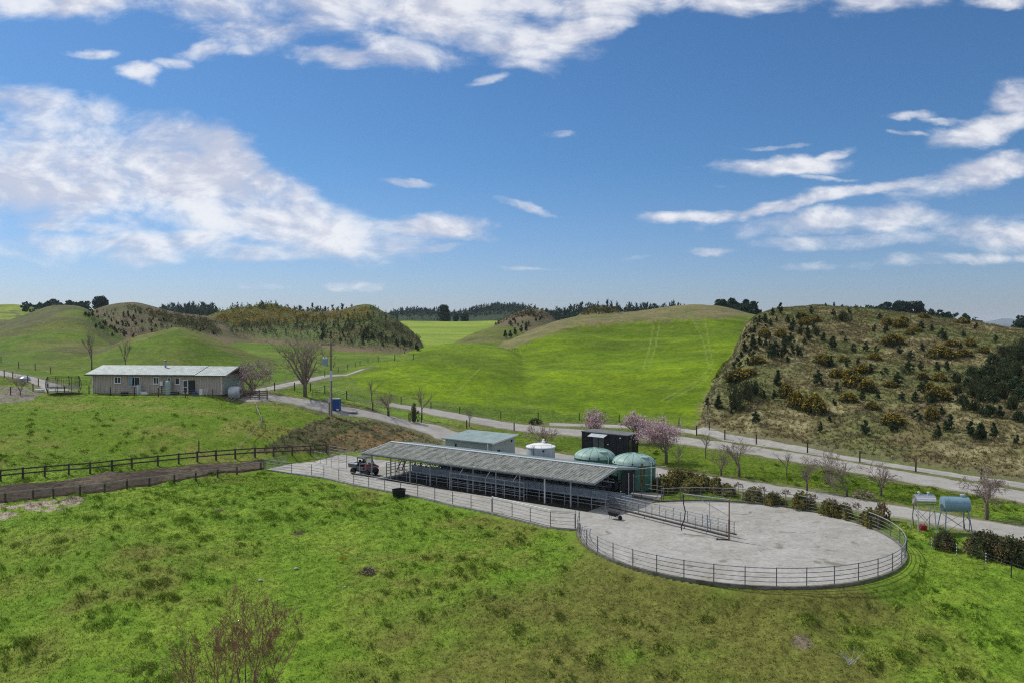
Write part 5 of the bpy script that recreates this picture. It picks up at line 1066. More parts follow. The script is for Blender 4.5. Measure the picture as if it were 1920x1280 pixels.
MB().box((1.6, 0, .55), (.08, 1.0, .2)).tube((1.62, -.5, .8), (1.62, .5, .8), .03).build('bumper', M['black'], o)
for s in (-1, 1): MB().box((-.05, s * .3, .80), (.5, .5, .14)).box((-.3, s * .3, 1.10), (.12, .5, .55)).box((-.33, s * .3, 1.45), (.1, .28, .16)).build('seat', M['black'], o)
MB().lathe([(.13, -.01), (.16, -.01), (.16, .01), (.13, .01)], 14, (.45, .3, 1.12), Matrix.Rotation(R(60), 3, 'Y')).build('steering_wheel', M['black'], o)
b = MB(); b.hexa([(.43, -.56, 1.78), (.44, -.56, 1.78), (.44, .56, 1.78), (.43, .56, 1.78), (.80, -.58, 1.10), (.81, -.58, 1.10), (.81, .58, 1.10), (.80, .58, 1.10)]); b.build('windscreen', M['clear'], o)

# ------------------------------------------------------------------ vat room
vz = float(grid_z(-3, 87)) ; V0 = Vector((-7.6, 87.9, .3)); VA = math.atan2(-3.9, 5.65)
o = thing('pump_house', 'pale green steel shed with a low gable roof behind the milking shed', 'shed', V0, VA); VL, VW, VH = 6.6, 4.4, 2.35
MB().prism([(0, 0), (VL, 0), (VL, VW), (0, VW)], -.4, VH).build('wall', M['vatwall'], o)
rf = MB(); rf.hexa([(-.25, -.3, VH + .02), (VL + .25, -.3, VH + .02), (VL + .25, VW + .3, VH + .42), (-.25, VW + .3, VH + .42), (-.25, -.3, VH + .1), (VL + .25, -.3, VH + .1), (VL + .25, VW + .3, VH + .5), (-.25, VW + .3, VH + .5)]); r_ = rf.build('roof', M['vatroof'], o)
MB().hexa([(VL + .26, -.32, VH - .06), (VL + .30, -.32, VH - .06), (VL + .30, VW + .3, VH + .36), (VL + .26, VW + .3, VH + .36), (VL + .26, -.32, VH + .12), (VL + .30, -.32, VH + .12), (VL + .30, VW + .3, VH + .54), (VL + .26, VW + .3, VH + .54)]).build('barge_board', M['white'], r_)
MB().box((VL / 2, -.36, VH + .02), (VL + .5, .1, .12)).build('gutter', M['galv'], r_)
MB().prism([(0.01, VH), (VW - .01, VH), (VW - .01, VH + .36)], 0, .04, Matrix(((0, 0, 1), (1, 0, 0), (0, 1, 0)))).build('gable', M['vatwall'], o).location = (VL - .05, 0, 0)
MB().path([(VL - .3, -.38, VH), (VL - .3, -.38, VH - .75), (VL - .9, -.4, VH - .95)], .05).build('downpipe', M['white'], o)
MB().box((VL + .03, 1.2, 1.35), (.06, .5, .3)).build('vent', M['black'], o); MB().box((VL + .03, 3.7, 2.2), (.1, .2, .2)).build('lamp_box', M['black'], o)
MB().tube((1.6, -.08, 1.5), (VL, -.08, 1.3), .03).tube((VL, -.08, 1.3), (VL + 3.2, -.3, 1.2), .03).build('pipe', M['white'], o)
MB().box((1.55, -.06, 1.75), (.14, .1, .35)).build('meter_box', M['black'], o)

# silver vat
o = thing('milk_silo', 'squat silver steel tank with a white domed top behind the milking shed', 'tank', (3.0, 80.6, .1))
MB().lathe([(1.5, 0), (1.5, 2.75), (1.49, 2.8)], 40).build('shell', M['silver'], o, True); MB().lathe([(1.56, 2.76), (1.55, 2.84), (1.1, 3.0), (.5, 3.12), (.05, 3.15)], 40).build('lid', M['white'], o, True)
b = MB().path([(1.5 * math.cos(t), 1.5 * math.sin(t), 3.12) for t in np.linspace(0, 6.283, 25)], .012, 5)
for t in np.linspace(0, 6.283, 9)[:-1]: b.tube((1.5 * math.cos(t), 1.5 * math.sin(t), 2.8), (1.5 * math.cos(t), 1.5 * math.sin(t), 3.12), .012, None, 5)
b.build('top_rail', M['galv'], o); MB().lathe([(.18, 0), (.2, .25), (.08, .32), (.12, .45), (.02, .5)], 14, (.3, .2, 3.08)).build('agitator', M['white'], o)
for x in (-.95, -.78): MB().path([(x, -1.28, .1), (x, -1.32, 2.95), (x + .1, -1.0, 3.05)], .025).build('ladder_pipe', M['galv_dark'], o)
MB().box((.22, -1.52, 2.55), (.2, .1, .18)).build('inspection_box', M['dark'], o)
MB().box((-2.1, -.6, 1.1), (1.0, .4, 1.3)).build('cabinet', mat('cream_cabinet', (.48, .42, .30), .7), o)

# green water tanks
def water_tank(label, c, rot, stain=False):
    o = thing('water_tank', label, 'tank', c, rot, 'green water tanks'); Rr, hw, hd = 2.05, 2.35, .86
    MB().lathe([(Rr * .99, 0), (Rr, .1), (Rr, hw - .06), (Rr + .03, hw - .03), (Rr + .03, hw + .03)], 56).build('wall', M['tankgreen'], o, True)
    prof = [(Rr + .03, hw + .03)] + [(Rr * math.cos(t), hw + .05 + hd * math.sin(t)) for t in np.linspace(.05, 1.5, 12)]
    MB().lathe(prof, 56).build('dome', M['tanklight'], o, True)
    rb = MB()
    for k in range(14):
        a = 6.283 * k / 14; pts = [(Rr * math.cos(t) * math.cos(a), Rr * math.cos(t) * math.sin(a), hw + .06 + hd * math.sin(t)) for t in np.linspace(.05, 1.45, 9)]; rb.path(pts, .014, 4)
    rb.build('dome_ribs', M['tankgreen'], o)
    a = R(-52); hx, hy, hz = 1.35 * math.cos(a), 1.35 * math.sin(a), hw + .62
    h_ = MB().lathe([(.40, -.25), (.40, .04), (.44, .06), (.44, .12), (.05, .16)], 24, (hx, hy, hz)).build('hatch', M['tanklight'], o, True)
    for k in range(6):
        a = 6.283 * k / 6 + .3; MB().box((1.98 * math.cos(a), 1.98 * math.sin(a), hw + .14), (.16, .12, .14), a).build('lug', M['dark'], o)
    a = R(-50); MB().path([(2.1 * math.cos(a), 2.1 * math.sin(a), .05), (2.1 * math.cos(a), 2.1 * math.sin(a), hw + .25), (1.8 * math.cos(a), 1.8 * math.sin(a), hw + .4)], .045).build('pipe', M['white'], o)
    a = R(-78); MB().box((2.0 * math.cos(a), 2.0 * math.sin(a), hw + .1), (.2, .16, .3), a).build('valve_box', M['wood_brown'], o)
    if stain:
        a = R(-76); vs = []
        for z in (0.15, hw - .05):
            for d in (-.13, .13): vs.append(((Rr + .012) * math.cos(a + d * (.7 if z < 1 else 1)), (Rr + .012) * math.sin(a + d * (.7 if z < 1 else 1)), z))
        MB().add(vs, [(0, 1, 3, 2)]).build('stain', mat('rust_moss_stain', (.10, .10, .03), .9, var=.5, scale=3), o)
    return o
water_tank('front green water tank with a brown stain down its wall at the shed corner', (11.67, 73.75, .08), 0, True)
water_tank('rear green water tank half hidden by the shed roof before the black container', (8.26, 76.9, .08), R(-8))

# black container cabin
CA = math.atan2(-3.7, 4.83); c0 = at(1091, 858, 90.4); c0 = Vector((8.17, 90.4, float(grid_z(8.5, 90)) - .05))
o = thing('container_cabin', 'black clad container cabin with a glazed door and grey awning', 'cabin', c0, CA); CL, CW, CH = 6.1, 2.5, 2.62
MB().box((CL / 2, CW / 2, CH / 2), (CL, CW, CH)).build('wall', M['charcoal'], o)
b = MB()
for x in np.arange(.12, CL, .3):
    if not 1.45 < x < 3.2: b.box((x, -.015, CH / 2), (.05, .03, CH - .1))
for y in np.arange(.2, CW, .3): b.box((CL + .015, y, CH / 2), (.03, .05, CH - .1))
tag(b.build('cladding', M['charcoal'], o), kind='stuff')
MB().box((CL / 2, CW / 2, CH + .04), (CL + .12, CW + .12, .09)).build('roof', M['charroof'], o)
d = MB().box((2.33, -.03, 1.18), (1.66, .06, 2.16)).build('door', M['black'], o)
for x in (1.95, 2.71): MB().box((x, -.07, 1.2), (.68, .02, 1.96)).build('pane', M['greyglass'], d)
aw = MB(); 
for k in range(3):
    xa = 1.35 + k * .72; aw.hexa([(xa, -.95, 2.28), (xa + .70, -.95, 2.28), (xa + .70, -.02, 2.46), (xa, -.02, 2.46), (xa, -.95, 2.31), (xa + .70, -.95, 2.31), (xa + .70, -.02, 2.56), (xa, -.02, 2.56)])
aw.build('awning', M['silver'], o)
MB().box((CL + .03, .5, 1.2), (.05, .55, 1.9)).build('window', M['glass'], o); MB().lathe([(.02, 0), (.08, .02), (.08, .1), (.02, .12)], 10, (CL - .9, -.1, 2.25)).build('lamp', M['white'], o); MB().box((3.55, -.03, 1.45), (.16, .06, .1)).build('switch_box', M['white'], o)

# ------------------------------------------------------------------ overhead fuel tanks
def fuel(label, c, rot, L_, r, zc, m, splay, name='fuel_tank'):
    o = thing(name, label, 'tank', c, rot); Mx = Matrix.Rotation(math.pi / 2, 3, 'Y')
    MB().lathe([(.02, -L_ / 2 - .06), (r * .7, -L_ / 2 - .045), (r, -L_ / 2), (r, L_ / 2), (r * .7, L_ / 2 + .045), (.02, L_ / 2 + .06)], 32, (0, 0, zc), Mx).build('drum', M[m], o, True)
    for x in (-L_ * .42, L_ * .42):
        for s in (-1, 1): MB().tube((x, s * r * .72, zc - r * .6), (x * (1 + splay), s * (r * .72 + .35), 0), .04, None, 6).build('leg', M['silver'] if m == 'shiny' else M['bluetank'], o)
        MB().box((x, 0, zc - r * .86), (.08, r * 1.5, .06)).build('cradle', M['galv'], o)
    for s in (-1, 1): MB().tube((-L_ * .42, s * (r * .72 + .12), zc - r - .25), (L_ * .42, s * (r * .72 + .3), .25), .014).tube((L_ * .42, s * (r * .72 + .12), zc - r - .25), (-L_ * .42, s * (r * .72 + .3), .25), .014).build('cross_brace', M['galv_dark'], o)
    for x in ((-.38, .3) if m == 'shiny' else (.45, .6)): MB().lathe([(.06, 0), (.06, .12), (.11, .13), (.11, .2), (.02, .24)], 10, (x, 0, zc + r - .03)).build('filler_cap', M['silver'], o)
    hx = -L_ / 2 + .02 if m == 'shiny' else L_ * .4
    MB().path([(hx - .12, -r * .3, zc - r * .4), (hx - .22, -r * .5, zc - 1.0), (hx - .1, -r * .4, .25), (hx + .15, -r * .6, .15), (hx + .2, -r * .5, .9), (hx + .05, -r * .3, 1.3)], .022).build('hose', M['black'], o)
    return o
fuel('small shiny steel fuel tank raised on a stand beside the round yard', on(1732, 994), R(-6), 1.4, .45, 2.32, 'shiny', .12)
fuel('larger blue grey fuel tank raised on splayed legs', on(1790, 997), R(-8), 1.82, .57, 2.12, 'bluetank', .25)
o = thing('fuel_can', 'red fuel can under the shiny steel tank', 'can', on(1730, 993)); b = MB().box((0, 0, .18), (.5, .32, .36)); b.build('can', M['red'], o); MB().tube((-.15, 0, .36), (-.15, 0, .45), .04).path([(-.05, 0, .36), (.0, 0, .44), (.15, 0, .44), (.2, 0, .36)], .02).build('handle', M['red'], o)
# ------------------------------------------------------------------ house
H0 = Vector((-58.2, 107.2, 6.1)); HA = R(-6.2)
# level ground is part of the land control points; the floor stands a little proud
o = thing('house', 'long low board and batten house with a pale metal roof on top of the bank', 'house', H0, HA); HL, HW, HE, HR = 18.9, 6.6, 2.62, 3.62
w = MB().prism([(0, 0), (HL, 0), (HL, HW), (0, HW)], .0, HE)
for x in np.arange(.05, HL, .36): w.box((x, -.02, HE / 2), (.06, .04, HE - .02))
for y in np.arange(.3, HW, .36): w.box((HL + .02, y, HE / 2), (.04, .06, HE - .02))
w.build('wall', M['housewall'], o)
for x in (.02, HL - .06): MB().prism([(0, HE), (HW, HE), (HW / 2, HR - .03)], 0, .06, Matrix(((0, 0, 1), (1, 0, 0), (0, 1, 0)))).build('gable', M['wood_brown'], o).location = (x, 0, 0)
MB().box((HL / 2, HW / 2, -.25), (HL - .05, HW - .05, .5)).build('base', M['wood_dark'], o)
def hroof(x0, x1, dz=0.0):
    th = .08; b = MB()
    for (ya, za, yb, zb) in ((-.6, HE - .05, HW / 2, HR), (HW / 2 + .005, HR, HW + .6, HE - .05)):
        b.hexa([(x0, ya, za + dz), (x1, ya, za + dz), (x1, yb, zb + dz), (x0, yb, zb + dz), (x0, ya, za + th + dz), (x1, ya, za + th + dz), (x1, yb, zb + th + dz), (x0, yb, zb + th + dz)])
    return b
rf = hroof(-.75, 15.2, .07).build('roof', M['houseroof'], o); rf2 = hroof(15.21, HL + .75, .0).build('roof', M['houseroof'], o)
ch = MB().lathe([(.13, 0), (.13, 1.15)], 14, (9.3, 2.4, 3.2)).build('chimney', M['galv'], rf, True); MB().lathe([(.2, 1.15), (.2, 1.28), (.05, 1.38)], 14, (9.3, 2.4, 3.2)).build('cowl', M['galv_dark'], ch)
MB().box((HL / 2, -.66, HE - .04), (HL + 1.5, .12, .11)).build('gutter', M['wood_dark'], o)
for s in (-1, 1):
    ya, yb = (-.62, HW / 2) if s < 0 else (HW / 2, HW + .62); za, zb = (HE - .02, HR + .03) if s < 0 else (HR + .03, HE - .02); x = HL + .77
    MB().hexa([(x - .02, ya, za - .12), (x + .02, ya, za - .12), (x + .02, yb, zb - .12), (x - .02, yb, zb - .12), (x - .02, ya, za + .08), (x + .02, ya, za + .08), (x + .02, yb, zb + .08), (x - .02, yb, zb + .08)]).build('barge_board', M['galv'], rf2)
fx = lambda px: (px - 172) / (415 - 172) * HL
def window(px0, px1, z0, z1, open_=False, split=True):
    x0, x1 = fx(px0), fx(px1); f = MB(); t = .08
    f.box(((x0 + x1) / 2, -.06, z1 - t / 2), (x1 - x0, .08, t)).box(((x0 + x1) / 2, -.06, z0 + t / 2), (x1 - x0, .08, t))
    for x in (x0 + t / 2, x1 - t / 2) + (((x0 + x1) / 2,) if split else ()): f.box((x, -.06, (z0 + z1) / 2), (t, .08, z1 - z0 - 2 * t))
    wn = MB().box(((x0 + x1) / 2, -.045, (z0 + z1) / 2), (x1 - x0 - .06, .04, z1 - z0 - .06)).build('window', M['glass'], o)
    f.build('frame', M['white'], wn)
    MB().box(((x0 + x1) / 2, -.11, z0 - .03), (x1 - x0 + .1, .12, .05)).build('sill', M['white'], wn)
    if open_:
        c = MB().hexa([(x0, -.1, z0 + .05), (x0 + .72, -.55, z0 + .05), (x0 + .72, -.59, z0 + .05), (x0, -.14, z0 + .05), (x0, -.1, z1 - .05), (x0 + .72, -.4, z1 - .05), (x0 + .72, -.44, z1 - .05), (x0, -.14, z1 - .05)]); c.build('casement', M['bluetank'], wn)
window(214, 226.5, 1.45, 2.35); window(242, 262.5, 1.1, 2.35, True); window(287, 298, 1.4, 2.35); window(314, 320, 1.5, 2.3, False, False); window(327.5, 336.5, 1.35, 2.3, False, False)
x0, x1 = fx(342), fx(352); d = MB().box(((x0 + x1) / 2, -.06, 1.0), (x1 - x0, .08, 2.0)).build('door', M['white'], o)
for z0, z1 in ((.3, .95), (1.05, 1.85)): MB().box(((x0 + x1) / 2, -.11, (z0 + z1) / 2), (x1 - x0 - .26, .03, z1 - z0)).build('pane', M['glass'], d)
MB().lathe([(.02, 0), (.05, .02), (.02, .08)], 8, (x1 - .08, -.14, 1.0)).build('handle', M['black'], d)
for px in (172.5, 339, 413): MB().tube((fx(px), -.09, .05), (fx(px), -.09, HE - .15), .055).tube((fx(px), -.09, HE - .15), (fx(px), -.62, HE - .08), .05).build('downpipe', M['white'], o)
gd_ = MB()
for k in range(6): gd_.box((HL + .035, 2.6 + 0 * k, .18 + .35 * k), (.07, 4.6, .33))
gd_.build('garage_door', M['palegreen'], o); MB().box((HL + .03, 5.0, 1.05), (.05, .08, 2.1)).build('door_jamb', M['white'], o)
b = MB().box((fx(352), -.6, 1.95), (.06, .06, .06))
for px in (353, 364): b.tube((fx(px), -1.1, -.1), (fx(px), -1.1, 1.95), .03)
b.tube((fx(353), -1.1, 1.95), (fx(364), -1.1, 1.95), .03).box((fx(358.5), -.05, 1.0), (.9, .06, 1.9)); b.build('porch_frame', M['dark'], o)
def hw(px, y=-.7): q = H0 + Matrix.Rotation(HA, 3, 'Z') @ Vector((fx(px), y, 0)); return Vector((q.x, q.y, max(float(grid_z(q.x, q.y)), 5.6)))
p = thing('water_tank', 'narrow pale green tank standing against the house wall', 'tank', hw(320)); MB().lathe([(.42, 0), (.43, .05), (.43, 1.75), (.3, 1.9), (.05, 1.95)], 20).build('shell', M['palegreen'], p, True)
for i, px in enumerate((263.5, 267.5)):
    p = thing('gas_bottle', ('left' if i == 0 else 'right') + ' bottle of the two pale gas bottles below the house window', 'gas bottle', hw(px), 0, 'gas bottles by the house'); MB().lathe([(.17, 0), (.18, .1), (.18, 1.05), (.12, 1.2), (.05, 1.25)], 14).build('cylinder', M['silver'] if i == 0 else M['palegreen'], p, True); MB().lathe([(.09, 1.22), (.09, 1.36)], 10).build('collar', M['silver'], p)
p = thing('water_heater', 'white gas heater box on the house wall left of the green tank', 'heater', H0 + Matrix.Rotation(HA, 3, 'Z') @ Vector((fx(303), -.16, 1.2))); MB().box((0, 0, .3), (.42, .2, .6)).build('casing', M['white'], p); MB().tube((.02, 0, -.95), (.02, 0, 0), .06).build('pipe', M['dark'], p)
for px, w_, h_, m, lb, nm in ((381, .4, .75, 'white', 'white appliance left by the house wall near the garage corner', 'appliance'), (276, .9, .3, 'white', 'low white box on the ground by the house wall', 'storage_box'), (245, .8, .45, 'black', 'black box in the grass below the wide house window', 'storage_box'), (332, .9, .35, 'dark', 'dark covered heap at the foot of the house wall beside the door', 'storage_box'), (368, .5, .4, 'blue', 'small dark blue bin by the house wall', 'storage_box')):
    p = thing(nm, lb, nm.replace('_', ' '), hw(px, -1.5 if px == 245 else -.7)); MB().box((0, 0, h_ / 2), (w_, .5, h_)).build('body', M[m], p); MB().box((0, 0, h_ + .02), (w_ + .04, .54, .04)).build('lid', M[m], p)
p = thing('step_ladder', 'small white step ladder standing by the house wall', 'ladder', hw(389)); b = MB()
for s in (-.18, .18): b.tube((s, -.25, 0), (s * .7, 0, 1.0), .02).tube((s, .25, 0), (s * .7, 0, 1.0), .02)
for z in (.25, .5, .75): b.tube((-.17, -.25 + z * .25, z), (.17, -.25 + z * .25, z), .018)
b.build('frame', M['white'], p)
# trampoline
p0 = on(119, 737); p = thing('trampoline', 'netted trampoline on the lawn left of the house', 'trampoline', p0); Rt = 1.95
MB().lathe([(Rt - .1, .78), (Rt, .80), (Rt, .84), (Rt - .1, .86)], 28).build('bed', M['black'], p)
MB().path([((Rt + .05) * math.cos(t), (Rt + .05) * math.sin(t), .84) for t in np.linspace(0, 6.283, 29)], .05, 6).build('rim', M['galv'], p)
for k in range(8):
    a = 6.283 * k / 8 + .2; c, s = math.cos(a), math.sin(a); MB().path([(Rt * c, Rt * s, .0), ((Rt + .28) * c, (Rt + .28) * s, .9), ((Rt + .3) * c, (Rt + .3) * s, 1.6), ((Rt + .02) * c, (Rt + .02) * s, 2.35)], .035, 6).build('pole', M['dark'], p)
nb = MB()
for z in (1.0, 1.5, 2.0, 2.3): nb.path([(Rt * math.cos(t), Rt * math.sin(t), z) for t in np.linspace(0, 6.283, 29)], .012 if z < 2.2 else .03, 4)
for t in np.linspace(0, 6.283, 61): nb.tube((Rt * math.cos(t), Rt * math.sin(t), .86), (Rt * math.cos(t), Rt * math.sin(t), 2.3), .009, None, 4)
nb.build('net', M['dark'], p)
# utility pole
p0 = on(621, 778); p = thing('utility_pole', 'tall timber power pole with a blue transformer beside the blue cabinet', 'pole', p0); Ph = 9.7
MB().tube((0, 0, -.4), (0, 0, Ph), .17, .11, 12).build('pole', M['pole'], p)
MB().tube((.0, 0, 4.6), (0, 0, 5.9), .165, .16, 12).build('sleeve', M['silver'], p)
MB().box((-.35, -.05, Ph - .35), (1.9, .1, .12)).build('crossarm', M['wood_dark'], p)
for x in (-1.1, -.35, .4): MB().lathe([(.03, 0), (.07, .03), (.04, .08), (.07, .12), (.02, .18)], 8, (x, -.05, Ph - .29)).build('insulator', M['galv'], p)
t_ = MB().box((-.75, -.1, 7.05), (.62, .5, .85)).build('transformer', M['bluetank'], p); MB().box((-.75, -.1, 7.5), (.7, .56, .06)).build('transformer_lid', M['silver'], t_)
for x in (-.95, -.6): MB().lathe([(.05, 0), (.08, .04), (.04, .1), (.07, .16), (.02, .26)], 8, (x, -.1, 7.53)).build('bushing', M['white'], t_)
MB().box((.0, -.1, 6.6), (1.3, .08, .1)).build('bracket', M['galv_dark'], p); MB().tube((.3, -.1, 6.3), (.5, -.1, 7.0), .04).build('fuse', M['dark'], p)
MB().tube((-.05, -.2, 0), (-.05, -.2, 4.6), .04).build('conduit', M['silver'], p)
far = at(790, 636, 330); b = MB()
for x in (-1.1, .4):
    A_ = p0 + Vector((x, -.05, Ph - .1)); B_ = far + Vector((x, 0, 0)); b.path([A_.lerp(B_, t) - Vector((0, 0, 7 * t * (1 - t))) for t in np.linspace(0, 1, 14)], .012, 4)
lw = b.build('power_line', M['wire'], None, off=p0); lw.location = p0; tag(lw, 'thin power lines running from the pole towards the far valley', 'power line')
p = thing('meter_post', 'short grey post with a meter board beside the power pole', 'post', on(617.5, 777)); MB().box((0, 0, 1.2), (.16, .16, 2.6)).build('post', M['wood_grey'], p); MB().box((0, -.12, 2.0), (.34, .1, .7)).build('board', M['silver'], p)
p1 = on(631, 769); p = thing('blue_cabinet', 'blue steel cabinet with a pale top beside the power pole', 'cabinet', p1, R(-8)); MB().box((0, 0, .82), (1.0, .75, 1.5)).build('body', M['blue'], p); MB().box((0, 0, 1.60), (1.08, .82, .07)).build('lid', M['silver'], p); MB().box((.3, -.4, .18), (.3, .06, .18)).build('vent', M['white'], p); MB().box((0, 0, .04), (1.0, .75, .1)).build('plinth', M['black'], p)
q = on(648, 772); o2 = MB().box((0, 0, .06), (3.0, 1.0, .2)).build('concrete_pad', M['concrete']); o2.location = q; o2.rotation_euler = (0, 0, R(-8)); tag(o2, 'low concrete slab right of the blue cabinet', 'slab')
# scraps
for (x, y, lb) in ((74, 734, 'white feed trough on the grass in front of the trampoline'),):
    p = thing('feed_trough', lb, 'trough', on(x, y)); MB().hexa([(-.5, -.2, .05), (.5, -.2, .05), (.5, .2, .05), (-.5, .2, .05), (-.62, -.3, .35), (.62, -.3, .35), (.62, .3, .35), (-.62, .3, .35)]).build('tub', M['white'], p)
p = thing('tarpaulin_heap', 'blue grey covered heap beside the left gravel track', 'heap', on(46, 712)); MB().lathe([(.8, 0), (.75, .3), (.4, .55), (.05, .6)], 14).build('cover', M['bluetank'], p, True)

# ------------------------------------------------------------------ sky, sun, air
sc = bpy.context.scene; wd = bpy.data.worlds.new('World'); sc.world = wd; wd.use_nodes = True; nt = wd.node_tree; N = nt.nodes; L = nt.links
SUN_EL, SUN_AZ = R(49), math.atan2(-.76, .55)      # azimuth measured from +Y towards +X: behind the scene, to the left
sd_ = Vector((math.sin(SUN_AZ) * math.cos(SUN_EL), math.cos(SUN_AZ) * math.cos(SUN_EL), math.sin(SUN_EL)))
su = bpy.data.lights.new('sun', 'SUN'); su.energy = SUN_E; su.angle = R(2.0); su.color = (1, .95, .87); so = bpy.data.objects.new('sun', su); C.objects.link(so); so.rotation_euler = (-sd_).to_track_quat('-Z', 'Y').to_euler()
sky = N.new('ShaderNodeTexSky'); sky.sky_type = 'NISHITA'; sky.sun_disc = False; sky.sun_elevation = SUN_EL; sky.sun_rotation = SUN_AZ; sky.altitude = 300; sky.air_density = 1.0; sky.dust_density = .6; sky.ozone_density = 2.5
bg = N['Background']; bg.inputs['Strength'].default_value = SKY_S
tc = N.new('ShaderNodeTexCoord'); sx = N.new('ShaderNodeSeparateXYZ'); L.new(tc.outputs['Generated'], sx.inputs[0])
def mth(op, a, b=None, c=None):
    m = N.new('ShaderNodeMath'); m.operation = op
    for i, v in enumerate((a, b, c)):
        if v is None: continue
        if isinstance(v, (int, float)): m.inputs[i].default_value = v
        else: L.new(v, m.inputs[i])
    return m.outputs[0]
yy = mth('MAXIMUM', sx.outputs['Y'], .05); uu = mth('DIVIDE', sx.outputs['X'], yy); vv = mth('DIVIDE', sx.outputs['Z'], yy)
cb = N.new('ShaderNodeCombineXYZ'); L.new(uu, cb.inputs[0]); L.new(vv, cb.inputs[1]); uv = cb.outputs[0]
# warp for ragged edges
wn = N.new('ShaderNodeTexNoise'); wn.inputs['Scale'].default_value = 7; wn.inputs['Detail'].default_value = 5; wn.inputs['Roughness'].default_value = .6
st = N.new('ShaderNodeMapping'); st.inputs['Scale'].default_value = (1, 2.2, 1); L.new(uv, st.inputs[0]); L.new(st.outputs[0], wn.inputs['Vector'])
wv = N.new('ShaderNodeVectorMath'); wv.operation = 'SUBTRACT'; L.new(wn.outputs['Color'], wv.inputs[0]); wv.inputs[1].default_value = (.5, .5, .5)
ws = N.new('ShaderNodeVectorMath'); ws.operation = 'MULTIPLY'; L.new(wv.outputs[0], ws.inputs[0]); ws.inputs[1].default_value = (.11, .045, 0)
wa = N.new('ShaderNodeVectorMath'); wa.operation = 'ADD'; L.new(uv, wa.inputs[0]); L.new(ws.outputs[0], wa.inputs[1]); uvw = wa.outputs[0]
BL = [(110,330,330,120,8,1),(350,345,320,100,18,1),(565,420,270,62,9,1),(770,425,190,24,4,.95),(90,205,190,55,5,.75),(330,260,170,60,12,.85),(270,460,300,42,-3,.85),(430,475,190,26,0,.7),(45,330,120,75,0,1),(130,425,130,16,0,.8),(420,290,120,60,20,1),(520,350,110,50,25,1),(20,260,120,60,0,.8),
 (130,5,290,44,0,.85),(420,30,170,52,10,.75),(480,60,110,50,0,.72),(740,10,350,62,0,1),(900,65,240,60,8,.95),(1050,85,140,36,-10,.9),(1030,10,240,45,0,1),(620,105,110,22,0,.9),(1350,0,240,38,0,1),(1640,6,120,30,0,1),(1860,2,70,26,0,.9),(780,100,140,40,10,.75),(960,115,120,28,10,.6),(1120,60,90,24,-10,.8),
 (165,107,56,14,0,.72),(272,147,46,22,0,.78),(395,100,56,28,-25,.72),(335,132,42,16,0,.6),(920,155,46,14,-15,.68),(980,390,66,11,12,.6),(765,342,60,10,0,.55),(460,97,40,14,0,.55),(1042,260,30,7,0,.5),
 (1470,312,140,22,-3,1),(1545,293,60,12,-15,.85),(1530,335,80,8,0,.5),(1860,240,130,30,-15,1),(1900,190,70,40,-10,.9),(1320,402,120,15,-2,.95),(1440,392,160,14,-8,.9),(1600,362,200,18,-9,.95),(1850,325,190,34,-14,1),(1640,418,320,30,-2,.88),(1860,435,210,40,0,.88),(1560,457,140,20,0,.82),(1715,222,50,12,0,.7),(1712,258,40,8,0,.65),(1780,230,60,8,0,.6),(1335,468,65,11,0,.6),(1760,490,250,14,-3,.6),(1000,508,110,6,0,.5),(1170,486,40,6,0,.5),(560,478,100,12,0,.5),(740,472,140,13,-5,.6),(815,467,60,11,-10,.62),(660,535,80,10,0,.52),(160,490,80,10,0,.48),(1440,270,80,7,-5,.4),(1365,349,50,6,0,.4),(520,537,90,10,0,.4),(130,460,120,12,0,.45),(1560,505,160,9,0,.4)]
acc = None
for (x, y, rx, ry, rot, w_) in BL:
    mp = N.new('ShaderNodeMapping'); mp.vector_type = 'TEXTURE'; mp.inputs['Location'].default_value = ((x - CX) / F, (HZ - y) / F, 0); mp.inputs['Rotation'].default_value = (0, 0, R(-rot)); mp.inputs['Scale'].default_value = (rx / F, ry / F, 1)
    L.new(uvw, mp.inputs[0]); ln = N.new('ShaderNodeVectorMath'); ln.operation = 'LENGTH'; L.new(mp.outputs[0], ln.inputs[0])
    mr = N.new('ShaderNodeMapRange'); mr.interpolation_type = 'SMOOTHSTEP'; mr.inputs['From Min'].default_value = 1.35; mr.inputs['From Max'].default_value = .25; mr.inputs['To Max'].default_value = w_; L.new(ln.outputs['Value'], mr.inputs['Value'])
    acc = mr.outputs[0] if acc is None else mth('MAXIMUM', acc, mr.outputs[0])
def cloud_noise(sc_, dt, ysc=2.0, rough=.6, dist=0.0, off=0.0):
    mp = N.new('ShaderNodeMapping'); mp.inputs['Scale'].default_value = (1, ysc, 1); mp.inputs['Location'].default_value = (off, off * .7, 0); mp.inputs['Rotation'].default_value = (0, 0, R(6)); L.new(uv, mp.inputs[0])
    n = N.new('ShaderNodeTexNoise'); n.inputs['Scale'].default_value = sc_; n.inputs['Detail'].default_value = dt; n.inputs['Roughness'].default_value = rough; n.inputs['Distortion'].default_value = dist; L.new(mp.outputs[0], n.inputs['Vector']); return n.outputs['Fac']
f1 = cloud_noise(10, 12, 2.0, .60, .3); f1b = cloud_noise(10, 12, 2.0, .60, .3, .016); f2_ = cloud_noise(3.2, 6, 2.4, .55, .2, 3.1)
den = mth('ADD', acc, mth('MULTIPLY', mth('SUBTRACT', f1, .5), 2.1)); den = mth('ADD', den, mth('MULTIPLY', mth('SUBTRACT', f2_, .5), .9))
al = N.new('ShaderNodeMapRange'); al.interpolation_type = 'SMOOTHSTEP'; al.inputs['From Min'].default_value = .15; al.inputs['From Max'].default_value = 1.2; al.inputs['To Max'].default_value = .88; L.new(den, al.inputs['Value'])
